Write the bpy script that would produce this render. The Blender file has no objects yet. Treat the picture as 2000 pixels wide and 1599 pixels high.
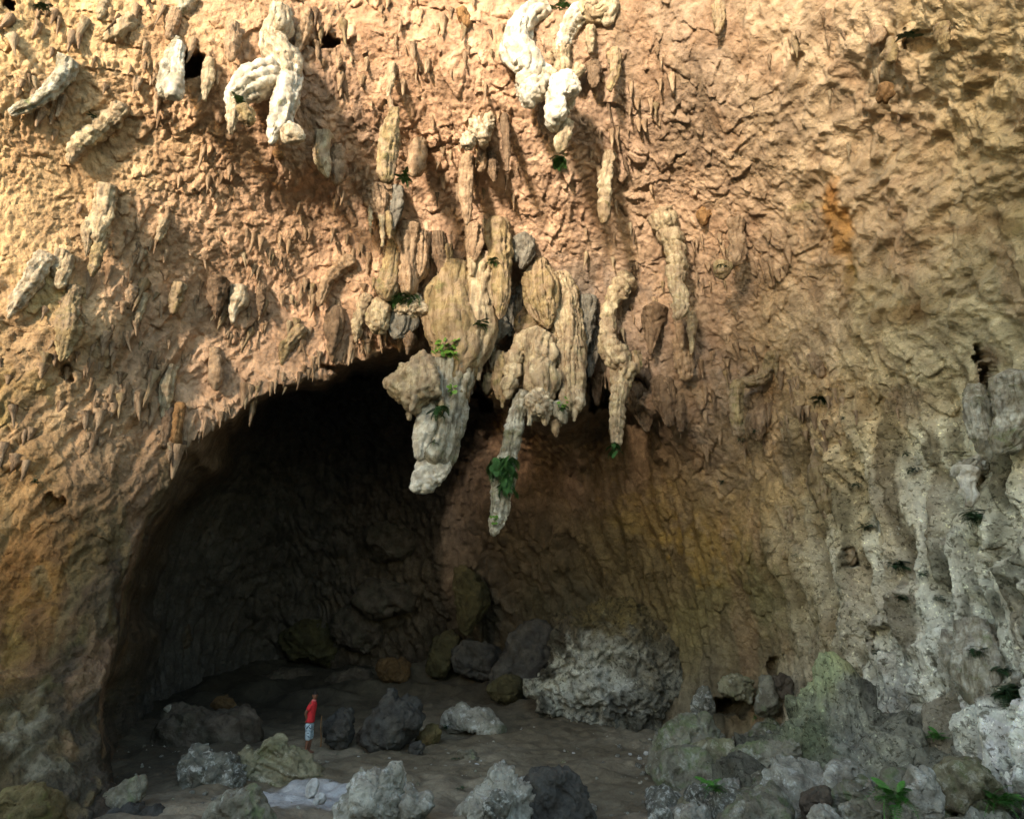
import bpy, bmesh, math, random
import numpy as np
from mathutils import Vector, Matrix

# ------------------------------------------------------------------ camera, sky, sun, exposure
scene = bpy.context.scene
COL = scene.collection
F_PX, CX, CY = 1250.0, 1000.0, 799.5          # focal length and centre in photograph pixels (2000 x 1599)
PITCH = math.radians(18.0)
CAM = np.array([0.0, 0.0, 3.6])
cam_d = bpy.data.cameras.new("camera")
cam_d.sensor_fit = 'HORIZONTAL'; cam_d.sensor_width = 36.0; cam_d.lens = 36.0*F_PX/2000.0
cam_d.clip_start = 0.1; cam_d.clip_end = 3000.0
cam = bpy.data.objects.new("camera", cam_d); COL.objects.link(cam)
cam.location = CAM; cam.rotation_euler = (math.radians(90)+PITCH, 0, 0)
scene.camera = cam

SUN_AZ = np.array([-0.42, -0.9075]); SUN_EL = math.radians(7.0)
SUN = np.array([SUN_AZ[0]*math.cos(SUN_EL), SUN_AZ[1]*math.cos(SUN_EL), math.sin(SUN_EL)])
world = bpy.data.worlds.new("World"); scene.world = world; world.use_nodes = True
wn = world.node_tree; wn.nodes.clear()
sky = wn.nodes.new('ShaderNodeTexSky'); sky.sky_type = 'NISHITA'; sky.sun_disc = False
sky.sun_elevation = SUN_EL; sky.sun_rotation = math.atan2(SUN[0], SUN[1])
sky.air_density = 1.0; sky.dust_density = 0.6; sky.ozone_density = 1.0
bg = wn.nodes.new('ShaderNodeBackground'); bg.inputs['Strength'].default_value = 0.15
wo = wn.nodes.new('ShaderNodeOutputWorld')
wn.links.new(sky.outputs[0], bg.inputs['Color']); wn.links.new(bg.outputs[0], wo.inputs['Surface'])

sun_d = bpy.data.lights.new("sun", 'SUN'); sun_d.energy = 1.9; sun_d.angle = math.radians(6.0)
sun_d.color = (1.0, 0.84, 0.66)
sun = bpy.data.objects.new("sun", sun_d); COL.objects.link(sun)
sun.rotation_euler = Vector(SUN).to_track_quat('Z', 'Y').to_euler()
sun.location = (-40, -60, 40)

scene.render.engine = 'CYCLES'
scene.view_settings.view_transform = 'Standard'; scene.view_settings.look = 'None'
scene.view_settings.gamma = 1.0; scene.view_settings.use_curve_mapping = False
scene.view_settings.exposure = 2.32
scene.cycles.max_bounces = 6; scene.cycles.diffuse_bounces = 3

# ------------------------------------------------------------------ numpy noise
_rng = np.random.default_rng(7)
_G = _rng.normal(size=(256, 3)).astype(np.float32); _G /= np.linalg.norm(_G, axis=1, keepdims=True)
_R3 = _rng.random((4096, 3)).astype(np.float32)
def _hash(x, y, z, seed):
    h = (x.astype(np.uint32)*np.uint32(374761393) + y.astype(np.uint32)*np.uint32(668265263)
         + z.astype(np.uint32)*np.uint32(2147483647 & 1274126177) + np.uint32(seed*7919+13))
    h ^= h >> np.uint32(13); h *= np.uint32(1274126177); h ^= h >> np.uint32(16)
    return h
def perlin(P, wl=1.0, seed=0):
    Q = (np.asarray(P, np.float32)/np.float32(wl))
    I = np.floor(Q); Fr = Q-I; I = I.astype(np.int64)
    U = Fr*Fr*Fr*(Fr*(Fr*6-15)+10)
    out = np.zeros(len(Q), np.float32)
    for dx in (0, 1):
        wx = U[:, 0] if dx else 1-U[:, 0]
        for dy in (0, 1):
            wy = U[:, 1] if dy else 1-U[:, 1]
            for dz in (0, 1):
                wz = U[:, 2] if dz else 1-U[:, 2]
                g = _G[_hash(I[:, 0]+dx, I[:, 1]+dy, I[:, 2]+dz, seed) & np.uint32(255)]
                out += wx*wy*wz*(g[:, 0]*(Fr[:, 0]-dx)+g[:, 1]*(Fr[:, 1]-dy)+g[:, 2]*(Fr[:, 2]-dz))
    return out*1.6
def fbm(P, wl, octv=3, seed=0, gain=0.5):
    o = 0; a = 1.0
    for k in range(octv):
        o = o+a*perlin(P, wl/(2.0**k), seed+k*31); a *= gain
    return o
def worley(P, wl, seed=0):
    """distance to nearest feature point, cell units"""
    Q = np.asarray(P, np.float32)/np.float32(wl); I = np.floor(Q).astype(np.int64)
    best = np.full(len(Q), 9.0, np.float32); sec = best.copy()
    for dx in (-1, 0, 1):
        for dy in (-1, 0, 1):
            for dz in (-1, 0, 1):
                C = I+np.array([dx, dy, dz])
                r = _R3[_hash(C[:, 0], C[:, 1], C[:, 2], seed) & np.uint32(4095)]
                d = ((C+r-Q)**2).sum(1).astype(np.float32)
                sec = np.minimum(sec, np.maximum(best, d)); best = np.minimum(best, d)
    return np.sqrt(best), np.sqrt(sec)
def cells(P, wl, seed=0):
    """nearest-cell distance, height within the cell, a random value per cell and the border distance"""
    Q = np.asarray(P, np.float32)/np.float32(wl); I = np.floor(Q).astype(np.int64); n = len(Q)
    best = np.full(n, 9.0, np.float32); sec = best.copy(); dz = np.zeros(n, np.float32); rv = np.zeros(n, np.float32)
    for dx in (-1, 0, 1):
        for dy in (-1, 0, 1):
            for dzz in (-1, 0, 1):
                Cc = I+np.array([dx, dy, dzz]); h = _hash(Cc[:, 0], Cc[:, 1], Cc[:, 2], seed)
                v = Q-Cc-_R3[h & np.uint32(4095)]; d = (v*v).sum(1); m = d < best
                sec = np.where(m, best, np.minimum(sec, d)); best = np.where(m, d, best)
                dz = np.where(m, v[:, 2], dz); rv = np.where(m, _R3[(h >> np.uint32(8)) & np.uint32(4095), 0], rv)
    best = np.sqrt(best); return best, dz, rv, np.sqrt(sec)-best
def sstep(a, b, x):
    t = np.clip((x-a)/(b-a), 0, 1); return t*t*(3-2*t)

# ------------------------------------------------------------------ pixels <-> rays
cp, sp = math.cos(PITCH), math.sin(PITCH)
def rays(px, py):
    px = np.asarray(px, np.float64); py = np.asarray(py, np.float64)
    u = (px-CX)/F_PX; v = (CY-py)/F_PX
    d = np.stack([u, cp-v*sp, sp+v*cp], -1)
    return d/np.linalg.norm(d, axis=-1, keepdims=True)
def at_y(px, py, Y):
    """the point of a pixel's ray at world depth y = Y"""
    d = rays(px, py); return CAM+d*(np.asarray(Y)/d[..., 1])[..., None]
def at_z(px, py, Z):
    d = rays(px, py); return CAM+d*((Z-CAM[2])/d[..., 2])[..., None]
def m_per_px(p):
    """metres covered by one photograph pixel at point p"""
    dv = np.asarray(p)-CAM
    return float((dv[1]*cp+dv[2]*sp)/F_PX)

# ------------------------------------------------------------------ object helpers
def mesh_obj(name, V, Fc, mat, parent=None, smooth=True, col=None):
    me = bpy.data.meshes.new(name)
    V = np.asarray(V, np.float32); Fc = np.asarray(Fc, np.int32)
    k = Fc.shape[1]
    me.vertices.add(len(V)); me.vertices.foreach_set('co', V.ravel())
    me.loops.add(Fc.size); me.loops.foreach_set('vertex_index', Fc.ravel())
    me.polygons.add(len(Fc))
    me.polygons.foreach_set('loop_start', np.arange(0, Fc.size, k, dtype=np.int32))
    me.polygons.foreach_set('use_smooth', np.full(len(Fc), smooth))
    me.update(calc_edges=True)
    if col is not None:
        c = me.color_attributes.new('pigment', 'FLOAT_COLOR', 'POINT')
        cc = np.ones((len(V), 4), np.float32); cc[:, :np.shape(col)[1]] = col
        c.data.foreach_set('color', cc.ravel())
    me.materials.append(mat)
    o = bpy.data.objects.new(name, me); COL.objects.link(o)
    if parent is not None: o.parent = parent
    return o
def empty(name, loc):
    o = bpy.data.objects.new(name, None); COL.objects.link(o); o.location = loc; o.empty_display_size = 0.3
    return o
def tag(o, label, cat, group=None):
    o['label'] = label; o['category'] = cat
    if group: o['group'] = group
    return o
def struct(o): o['kind'] = 'structure'; return o

# ------------------------------------------------------------------ procedural materials
def _n(nt, t, **kw):
    n = nt.nodes.new(t)
    for k, v in kw.items(): setattr(n, k, v)
    return n
def rock_mat(name, base=(0.4, 0.3, 0.2), pigment=False, dark=(0.5, 0.45, 0.4), pale=(1.3, 1.28, 1.22),
             alt=None, alt_amt=0.5, alt_scale=1.2, scale=1.0, bump=1.0, rough=0.9, speck=0.35, lichen=None, lichen_amt=0.0,
             white=None, white_amt=0.0, flute=0.0, crusty=False, dust=None, dust_amt=0.5):
    """limestone: pigment times blotches, stains and specks in object space, with fine relief"""
    m = bpy.data.materials.new(name); m.use_nodes = True; nt = m.node_tree; nt.nodes.clear(); L = nt.links.new
    out = _n(nt, 'ShaderNodeOutputMaterial'); bs = _n(nt, 'ShaderNodeBsdfPrincipled')
    bs.inputs['Roughness'].default_value = rough; bs.inputs['Specular IOR Level'].default_value = 0.25
    L(bs.outputs[0], out.inputs['Surface'])
    tc = _n(nt, 'ShaderNodeTexCoord'); co = tc.outputs['Object']
    def noise(s, det=4.0, rg=0.6, dist=0.0, c=None):
        t = _n(nt, 'ShaderNodeTexNoise'); t.inputs['Scale'].default_value = s*scale
        t.inputs['Detail'].default_value = det; t.inputs['Roughness'].default_value = rg; t.inputs['Distortion'].default_value = dist
        L(c or co, t.inputs['Vector']); return t.outputs['Fac']
    def ramp(f, a, b):
        r = _n(nt, 'ShaderNodeMapRange'); r.interpolation_type = 'SMOOTHSTEP'
        r.inputs['From Min'].default_value = a; r.inputs['From Max'].default_value = b
        L(f, r.inputs['Value']); return r.outputs[0]
    def mixc(f, a, b, mode='MIX', fac=1.0):
        x = _n(nt, 'ShaderNodeMix'); x.data_type = 'RGBA'; x.blend_type = mode
        if f is None: x.inputs['Factor'].default_value = fac
        else:
            if fac != 1.0:
                mm = _n(nt, 'ShaderNodeMath', operation='MULTIPLY'); mm.inputs[1].default_value = fac; L(f, mm.inputs[0]); f = mm.outputs[0]
            L(f, x.inputs['Factor'])
        for sock, val in (('A', a), ('B', b)):
            s = [i for i in x.inputs if i.name == sock and i.type == 'RGBA'][0]
            if isinstance(val, tuple): s.default_value = (*val, 1.0)
            else: L(val, s)
        return [o for o in x.outputs if o.type == 'RGBA'][0]
    if pigment:
        at = _n(nt, 'ShaderNodeVertexColor'); at.layer_name = 'pigment'; c = at.outputs['Color']; crust = at.outputs['Alpha']
    else:
        rg = _n(nt, 'ShaderNodeRGB'); rg.outputs[0].default_value = (*base, 1); c = rg.outputs[0]
    if alt: c = mixc(ramp(noise(alt_scale, 4, 0.6, 0.6), 0.42, 0.62), c, alt, fac=alt_amt)
    c = mixc(ramp(noise(1.7, 5, 0.65, 0.4), 0.25, 0.75), mixc(None, c, dark, 'MULTIPLY'), mixc(None, c, pale, 'MULTIPLY'))
    if white: c = mixc(ramp(noise(2.2, 6, 0.72, 0.5), 0.56-0.12*white_amt, 0.66-0.06*white_amt), c, white, fac=min(1.0, 0.4+white_amt))
    if lichen: c = mixc(ramp(noise(1.3, 6, 0.7, 0.8), 0.60-0.16*lichen_amt, 0.74-0.10*lichen_amt), c, lichen, fac=0.85)
    if dust: c = mixc(ramp(noise(1.1, 5, 0.68, 0.7), 0.43, 0.57), c, dust, fac=dust_amt)
    if flute > 0:
        mq = _n(nt, 'ShaderNodeMapping'); mq.inputs['Scale'].default_value = (1, 1, 0.10); L(co, mq.inputs['Vector'])
        c = mixc(ramp(noise(5, 4, 0.65, 0.3, mq.outputs[0]), 0.48, 0.64), c, mixc(None, c, (0.55, 0.50, 0.44), 'MULTIPLY'), fac=.8)
    if speck > 0:
        c = mixc(ramp(noise(14, 4, 0.7), 0.56, 0.72), c, mixc(None, c, (0.38, 0.34, 0.30), 'MULTIPLY'), fac=speck*1.6)
        c = mixc(ramp(noise(22, 3, 0.7), 0.60, 0.72), c, mixc(None, c, (1.5, 1.5, 1.45), 'MULTIPLY'), fac=speck)
    if pigment and crusty:                            # granular crust: pale and dark grains
        g = noise(9, 5, 0.75, 0.3)
        def gated(f):
            mm = _n(nt, 'ShaderNodeMath', operation='MULTIPLY'); L(f, mm.inputs[0]); L(crust, mm.inputs[1]); return mm.outputs[0]
        c = mixc(gated(ramp(g, 0.57, 0.66)), c, mixc(None, c, (2.0, 2.05, 1.95), 'MULTIPLY'), fac=.9)
        c = mixc(gated(ramp(noise(7, 5, 0.75, 0.5), 0.52, 0.62)), c, mixc(None, c, (0.26, 0.25, 0.21), 'MULTIPLY'), fac=.9)
    L(c, bs.inputs['Base Color'])
    prev = None
    for s, det, dist_m, st in ((4.0, 5, 0.20, 0.6), (17.0, 4, 0.07, 0.7)):
        b = _n(nt, 'ShaderNodeBump'); b.inputs['Distance'].default_value = dist_m/scale; b.inputs['Strength'].default_value = min(1.0, st*bump)
        L(noise(s, det, 0.62, 0.35), b.inputs['Height'])
        if prev is not None: L(prev, b.inputs['Normal'])
        prev = b.outputs[0]
    if flute > 0:
        mp = _n(nt, 'ShaderNodeMapping'); mp.inputs['Scale'].default_value = (1, 1, 0.12); L(co, mp.inputs['Vector'])
        b = _n(nt, 'ShaderNodeBump'); b.inputs['Distance'].default_value = 0.06; b.inputs['Strength'].default_value = flute
        L(noise(16, 3, 0.6, 0.2, mp.outputs[0]), b.inputs['Height']); L(prev, b.inputs['Normal']); prev = b.outputs[0]
    L(prev, bs.inputs['Normal'])
    return m
def plain_mat(name, col, rough=0.7, var=0.2, s=8.0, trans=0.0):
    m = bpy.data.materials.new(name); m.use_nodes = True; nt = m.node_tree; L = nt.links.new
    bs = nt.nodes['Principled BSDF']; bs.inputs['Roughness'].default_value = rough; bs.inputs['Specular IOR Level'].default_value = 0.3
    t = _n(nt, 'ShaderNodeTexNoise'); t.inputs['Scale'].default_value = s; t.inputs['Detail'].default_value = 4
    tc = _n(nt, 'ShaderNodeTexCoord'); L(tc.outputs['Object'], t.inputs['Vector'])
    r = _n(nt, 'ShaderNodeValToRGB')
    r.color_ramp.elements[0].position = 0.3; r.color_ramp.elements[1].position = 0.7
    r.color_ramp.elements[0].color = (*[x*(1-var) for x in col], 1); r.color_ramp.elements[1].color = (*[min(1, x*(1+var)) for x in col], 1)
    L(t.outputs['Fac'], r.inputs[0]); L(r.outputs[0], bs.inputs['Base Color'])
    if trans: bs.inputs['Transmission Weight'].default_value = 0.0; bs.inputs['Subsurface Weight'].default_value = trans; bs.inputs['Subsurface Radius'].default_value = (0.02, 0.03, 0.01)
    return m
# ------------------------------------------------------------------ the cave shell: range of rock along pixel rays
def tps(pts, vals):
    P = np.asarray(pts, np.float64)/1000.0; n = len(P)
    def k(r2): return 0.5*r2*np.log(r2+1e-9)
    r2 = ((P[:, None]-P[None])**2).sum(-1)
    A = np.zeros((n+3, n+3)); A[:n, :n] = k(r2)+np.eye(n)*1e-4
    A[:n, n] = 1; A[:n, n+1:] = P; A[n, :n] = 1; A[n+1:, :n] = P.T
    w = np.linalg.solve(A, np.concatenate([vals, np.zeros(3)]))
    def f(x, y):
        x = np.asarray(x, np.float64)/1000.0; y = np.asarray(y, np.float64)/1000.0
        o = w[n]+w[n+1]*x+w[n+2]*y
        for i in range(n): o = o+w[i]*k((x-P[i, 0])**2+(y-P[i, 1])**2)
        return o
    return f
FRONT = [  # px, py, range in metres: ceiling, left pier, right wall
 (-300,-400,27),(0,-400,27),(500,-400,26.5),(1000,-400,26),(1500,-400,24),(2000,-400,19),(2400,-400,16),
 (-400,0,23.5),(0,0,21.6),(500,0,21.4),(1000,0,21.2),(1500,0,19.8),(1800,0,17.2),(2000,0,16),(2400,0,13),
 (-400,400,23.5),(0,400,20.5),(400,400,20.8),(800,400,21),(1200,400,20.8),(1600,400,19),(2000,400,16.2),(2400,400,13),
 (-400,800,22.5),(0,800,19.8),(200,800,20),(430,800,20.6),(600,720,21.2),(850,660,21.8),(1100,740,22),(1300,800,22),(1600,800,20),(2000,800,16.4),(2400,800,13),
 (-400,1200,19.5),(0,1200,18.6),(240,1150,18.8),(-400,1600,17.5),(0,1600,16.5),(180,1500,17),
 (1300,1100,23.5),(1500,1100,21.6),(1750,1100,18.8),(2000,1100,16.2),(2400,1100,13),
 (1300,1400,23.5),(1500,1400,21.5),(1700,1400,18.8),(2000,1400,15.2),(2400,1400,12),(1500,1800,20),(2000,1800,14),(500,1700,18),(1000,1700,20),
]
BACK = [   # the recess behind the ceiling's edge and the back wall
 (-100,600,26),(300,600,27),(600,600,27),(850,600,25.5),(1100,700,24.6),(1300,780,23.6),(1450,800,22),
 (100,900,25),(300,900,28),(500,850,30),(700,800,29),(850,850,27.5),(1000,850,26),(1200,900,24.6),(1400,950,22.8),
 (100,1200,24),(300,1150,29),(480,1150,33),(700,1100,32),(900,1100,29.5),(1050,1100,27.5),(1200,1100,25.2),(1400,1100,22.8),
 (100,1400,23),(300,1330,29),(480,1300,35),(700,1280,34),(900,1280,32),(1050,1280,29),(1200,1280,26.5),(1400,1300,22.8),
 (100,1700,22),(500,1700,33),(900,1700,31),(1400,1700,22.5),(1500,1000,21.8),(1500,1400,21.5),
]
f_front = tps([p[:2] for p in FRONT], np.array([p[2] for p in FRONT]))
f_back = tps([p[:2] for p in BACK], np.array([p[2] for p in BACK]))
LIP = np.array([(185,1760),(175,1560),(190,1430),(192,1330),(215,1180),(258,1040),(322,905),(440,812),(560,748),(680,694),(770,660),(850,648),
 (905,700),(950,740),(1010,800),(1090,812),(1150,770),(1200,745),(1260,770),(1330,812),(1400,900),(1450,1060),(1460,1250),(1460,1760)], float)
def poly_sd(x, y, poly):
    d = np.full(x.shape, 1e12); s = np.zeros(x.shape, bool); n = len(poly)
    for i in range(n):
        a = poly[i]; b = poly[(i+1) % n]; e = b-a; wx = x-a[0]; wy = y-a[1]
        t = np.clip((wx*e[0]+wy*e[1])/(e@e), 0, 1)
        d = np.minimum(d, (wx-e[0]*t)**2+(wy-e[1]*t)**2)
        c = (a[1] > y) != (b[1] > y)
        with np.errstate(divide='ignore', invalid='ignore'):
            s ^= c & (x < (b[0]-a[0])*(y-a[1])/(b[1]-a[1]+1e-12)+a[0])
    d = np.sqrt(d); return np.where(s, d, -d)       # positive inside

GRID_STEP = 2.3
def axis(lo, a, b, hi):
    ins = np.arange(a, b, GRID_STEP)
    l = []; x = a; s = GRID_STEP
    while x > lo: s = min(s*1.12, 30); x -= s; l.append(x)
    r = []; x = ins[-1]; s = GRID_STEP
    while x < hi: s = min(s*1.12, 30); x += s; r.append(x)
    return np.concatenate([l[::-1], ins, r])
gx = axis(-330, -40, 2040, 2380); gy = axis(-380, -40, 1560, 1700)
NX, NY = len(gx), len(gy)
PX, PY = np.meshgrid(gx, gy); px = PX.ravel(); py = PY.ravel()
D = rays(px, py)
Rf = f_front(px, py); Rb = np.maximum(f_back(px, py), Rf)
pxy = np.stack([px, py, np.zeros_like(px)], -1)
ceil_edge = sstep(930, 800, py)
w1 = fbm(pxy, 150, 3, 11)*22+fbm(pxy*np.array([1, .5, 1]), 60, 2, 12)*10*(1-ceil_edge)+perlin(pxy*np.array([1, 0.35, 1]), 26, 5)*11*ceil_edge
sd = poly_sd(px, py, LIP)+w1
mask = sstep(2, 55+55*(1-ceil_edge), sd)                               # 0 on the ceiling, 1 in the recess
# small holes that go into the rock: px, py, rx, ry, depth
HOLES = [(378,128,22,26,2.2),(640,80,30,13,1.0),(945,755,16,50,2.5),(1170,765,24,38,2.0),(1245,748,18,26,1.2),(1780,90,34,26,0.35),
 (1895,690,12,16,0.9),(1908,745,14,40,0.7),(1868,900,12,26,0.8),(100,990,24,16,.6),(485,1345,45,26,3.0),(1420,1375,34,20,1.5),(680,720,60,14,1.0),
 (1150,745,16,24,1.2),(1010,780,30,20,1.0),(20,15,14,10,1.0),(1700,1090,10,24,0.6),(1640,520,20,14,0.0),(1760,1260,30,30,0.5),(130,735,14,18,0.3),(1500,1300,16,26,0.6)]
hole = np.zeros_like(px); hn1 = fbm(pxy, 34, 3, 15)*13; hn2 = fbm(pxy, 34, 3, 17)*13
for hx, hy, rx, ry, dp in HOLES:
    q = ((px-hx+hn1)/rx)**2+((py-hy+hn2)/ry)**2
    hole = np.maximum(hole, dp*sstep(1.25, 0.45, q))
def grid_n(P):
    G = P.reshape(NY, NX, 3)
    n = np.cross(np.gradient(G, axis=1), np.gradient(G, axis=0)).reshape(-1, 3)
    n /= np.linalg.norm(n, axis=1, keepdims=True)+1e-12
    n *= np.where((n*D).sum(1) > 0, -1, 1)[:, None]
    return n
Pf = CAM+D*Rf[:, None]; Pb = CAM+D*Rb[:, None]
N0 = grid_n(Pf)*(1-mask)[:, None]+grid_n(Pb)*mask[:, None]
N0 /= np.linalg.norm(N0, axis=1, keepdims=True)
P0 = CAM+D*(Rf+(Rb-Rf)*mask+hole)[:, None]

# zones (soft, in pixels of the photograph = places on the wall)
def blob(cx, cy, rx, ry): return np.exp(-(((px-cx)/rx)**2+((py-cy)/ry)**2))
smooth_r = sstep(1380, 1620, px-0.35*(py-300))*sstep(760, 560, py)         # the smoother right-hand face
lowright = sstep(1380, 1700, px)*sstep(560, 900, py)
leftp = sstep(420, 200, px)*sstep(500, 900, py)
rugged = 0.82*np.clip(1-0.80*smooth_r, 0.16, 1)*(1-0.45*blob(80, 380, 230, 200))*(1-.3*blob(600, 420, 200, 160))

# relief: swells, hanging lobes, scallops, flakes; lobes droop along gravity
warp = np.stack([fbm(P0, 1.6, 2, 101+i) for i in range(3)], -1)*0.22
Q = P0+warp
drip = np.array([1.0, 1.0, 0.42])                                        # stretched along the vertical
h = 0.80*fbm(P0, 6.0, 2, 21)
l1 = fbm(Q*drip, 2.4, 2, 31); h1 = 0.16*l1
def flakes(wl, amp, seed, k=1.0, zs=0.45):
    """overlapping scales that stand proud towards their lower edge"""
    f1, dz, rv, bd = cells((Q+warp*0.3*k)*np.array([1, 1, zs]), wl, seed)
    a = amp*(0.15+1.1*rv**1.8)
    return a*(0.75-f1*0.9-dz*0.75)*sstep(0, .10, bd+.03), a*np.clip(-dz, 0, .6), rv
hA, dA, rA = flakes(1.45, 0.15, 51); hB, dB, rB = flakes(0.62, 0.10, 52); hC, dC, rC = flakes(0.29, 0.09, 53); hD, dD, rD = flakes(0.14, 0.068, 54)
h5 = 0.05*fbm(Q*np.array([1, 1, 0.75]), 0.15, 3, 71, 0.6)
l2 = perlin(Q*np.array([1, 1, 0.6]), 0.9, 41); h2 = 0.06*l2
cr1 = perlin(Q*np.array([1, 1, .8]), 1.1, 171)
crev = -0.05*np.clip(1-np.abs(cr1)*10, 0, 1)
Rmix = (Rf+(Rb-Rf)*mask).reshape(NY, NX); stretch = np.maximum(np.abs(np.diff(Rmix, axis=1, prepend=Rmix[:, :1])), np.abs(np.diff(Rmix, axis=0, prepend=Rmix[:1]))).ravel()
fd1 = 1/(1+(stretch/.10)**2); fd2 = 1/(1+(stretch/.28)**2)
patch = sstep(-0.35, 0.35, fbm(P0, 2.6, 2, 81)); patch2 = sstep(-0.3, 0.3, fbm(P0, 1.7, 2, 91))
flut = np.abs(perlin(Q*np.array([1, 1, 0.10]), 0.42, 77))                # fluting down the faces
dg = np.array([.62, -.25, .74]); dg = dg/np.linalg.norm(dg)
Qd = Q-dg*((Q@dg)*.78)[:, None]                                        # bedding streaks climbing to the right
bed = smooth_r*(0.20*fbm(Qd, .55, 3, 301)+0.06*(.5-np.abs(perlin(Qd, .3, 305))*2))
dl = np.array([.50, .05, .86]); dl = dl/np.linalg.norm(dl); Ql = Q-dl*((Q@dl)*.86)[:, None]
leftd = sstep(620, 330, px)*sstep(420, 700, py)*(1-mask)               # slanting fins on the left pier
bed = bed+leftd*(0.20*fbm(Ql, .95, 3, 311)+0.11*(.5-np.abs(perlin(Ql, .42, 315))*2))
rugged = rugged*(1-.1*leftd)
fl_amt = np.clip(lowright*0.8+mask*0.5, 0, 1)
hB = hB*fd2; dB = dB*fd2; hC = hC*fd1; dC = dC*fd1; hD = hD*fd1; h5 = h5*fd1; flut = flut*fd2
hs = rugged*(h1+h2*patch2+hA*(.3+.7*patch)+hB*(.35+.65*patch2)+hC*(.4+.6*patch)+hD)+h5*(0.6+0.4*rugged)+h*0.8+bed \
     + fl_amt*(0.46*(flut*1.6-0.3)+0.30*(np.abs(perlin(Q*np.array([1, 1, .13]), 1.0, 78))*1.8-.4))+crev*(0.2+0.6*patch2)+lowright*(0.34*fbm(Q*np.array([1, 1, .45]), 1.1, 3, 191)-0.48*sstep(.42, .12, worley(Q*np.array([1, 1, .5]), .9, 195)[0]))
drop = rugged*(dA*.9*patch+dB*2.0*rB*patch2+dC*2.4*rC)
PW = P0+N0*hs[:, None]; PW[:, 2] -= drop

# pigments of the rock, by place; some tones stand in for missing shade
PIG = [ # px, py, radius, rgb (albedo)
 (0,50,260,(.56,.42,.23)),(200,250,260,(.55,.41,.25)),(60,420,240,(.55,.41,.23)),(350,420,260,(.50,.36,.245)),(600,250,260,(.48,.34,.235)),
 (100,700,200,(.52,.40,.23)),(330,650,220,(.47,.345,.24)),(550,550,220,(.48,.34,.24)),(850,150,240,(.50,.35,.245)),(900,420,200,(.48,.35,.25)),
 (1150,300,220,(.41,.305,.225)),(1350,170,240,(.26,.205,.15)),(1400,480,220,(.45,.34,.245)),(1650,150,240,(.48,.39,.27)),(1650,450,220,(.55,.44,.30)),  # second entry is darkened to stand in for weaker sun
 (1900,200,230,(.50,.42,.25)),(1900,480,200,(.50,.43,.27)),(1560,620,200,(.54,.43,.29)),(1780,640,200,(.50,.43,.27)),(1980,650,200,(.48,.45,.30)),
 (1350,720,160,(.30,.24,.19)),(1120,640,120,(.22,.20,.18)),(1500,820,180,(.44,.32,.19)),(1720,840,180,(.46,.37,.22)),(1930,860,180,(.48,.46,.34)),
 (1500,1000,170,(.33,.235,.11)),(1700,1020,170,(.36,.30,.18)),(1920,1050,180,(.46,.45,.36)),(1400,1150,170,(.16,.125,.05)),(1560,1180,140,(.26,.22,.13)),(1720,1200,160,(.40,.38,.30)),
 (1930,1230,180,(.52,.52,.44)),(1800,1340,160,(.50,.50,.44)),(1990,1400,160,(.62,.64,.58)),(1450,1300,130,(.17,.14,.08)),
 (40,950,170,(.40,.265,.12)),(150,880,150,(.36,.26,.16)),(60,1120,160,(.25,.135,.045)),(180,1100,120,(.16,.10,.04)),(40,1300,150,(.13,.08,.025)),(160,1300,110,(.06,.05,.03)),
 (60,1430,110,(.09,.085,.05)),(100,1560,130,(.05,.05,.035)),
]
BPIG = [ # the recess and the back wall: dark rock with extra shade painted in
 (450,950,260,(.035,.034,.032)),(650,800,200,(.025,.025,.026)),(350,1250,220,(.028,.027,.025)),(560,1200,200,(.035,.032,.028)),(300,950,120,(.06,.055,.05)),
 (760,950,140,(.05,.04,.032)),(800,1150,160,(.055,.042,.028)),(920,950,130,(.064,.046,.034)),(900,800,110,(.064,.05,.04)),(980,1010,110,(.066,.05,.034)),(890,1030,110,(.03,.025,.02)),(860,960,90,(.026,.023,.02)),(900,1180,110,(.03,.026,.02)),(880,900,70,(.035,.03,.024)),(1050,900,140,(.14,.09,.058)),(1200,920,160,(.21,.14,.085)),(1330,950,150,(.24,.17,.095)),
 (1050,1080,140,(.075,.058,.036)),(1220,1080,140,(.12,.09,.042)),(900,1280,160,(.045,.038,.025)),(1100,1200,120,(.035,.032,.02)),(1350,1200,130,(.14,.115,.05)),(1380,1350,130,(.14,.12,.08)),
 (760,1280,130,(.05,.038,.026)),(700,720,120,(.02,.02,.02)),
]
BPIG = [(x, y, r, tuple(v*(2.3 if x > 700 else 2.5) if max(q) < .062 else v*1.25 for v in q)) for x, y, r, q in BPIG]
def pig(tab, jit):
    acc = np.zeros((len(px), 3)); ws = np.zeros(len(px))
    for cx, cy, r, c in tab:
        d2 = ((px+jit-cx)**2+(py+jit*0.6-cy)**2)/(0.55*r)**2
        w = 1/(1+d2)**2.2; acc += w[:, None]*np.array(c); ws += w
    return acc/ws[:, None]
jit = fbm(P0, 2.2, 3, 131)*90
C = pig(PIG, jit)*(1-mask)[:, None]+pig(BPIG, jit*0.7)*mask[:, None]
def stain(x, y, rx, ry, rot, c, amt, k=0.5):  # blends in a tone, for stains and for painted shade
    a = math.radians(rot); dx = px-x; dy = py-y
    u = (dx*math.cos(a)+dy*math.sin(a))/rx; v = (-dx*math.sin(a)+dy*math.cos(a))/ry
    m = sstep(1.2, 0.35, np.sqrt(u*u+v*v)+stn*k)*amt
    C[:] = C*(1-m[:, None])+np.array(c)*m[:, None]
stn = fbm(P0, 0.5, 3, 141)
stain(1635,430,28,100,-14,(.42,.22,.045),.8); stain(1662,540,22,26,0,(.22,.17,.06),.8); stain(1628,375,14,34,-10,(.34,.17,.06),.5); stain(1570,405,45,10,-12,(.20,.19,.08),.6)
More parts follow.
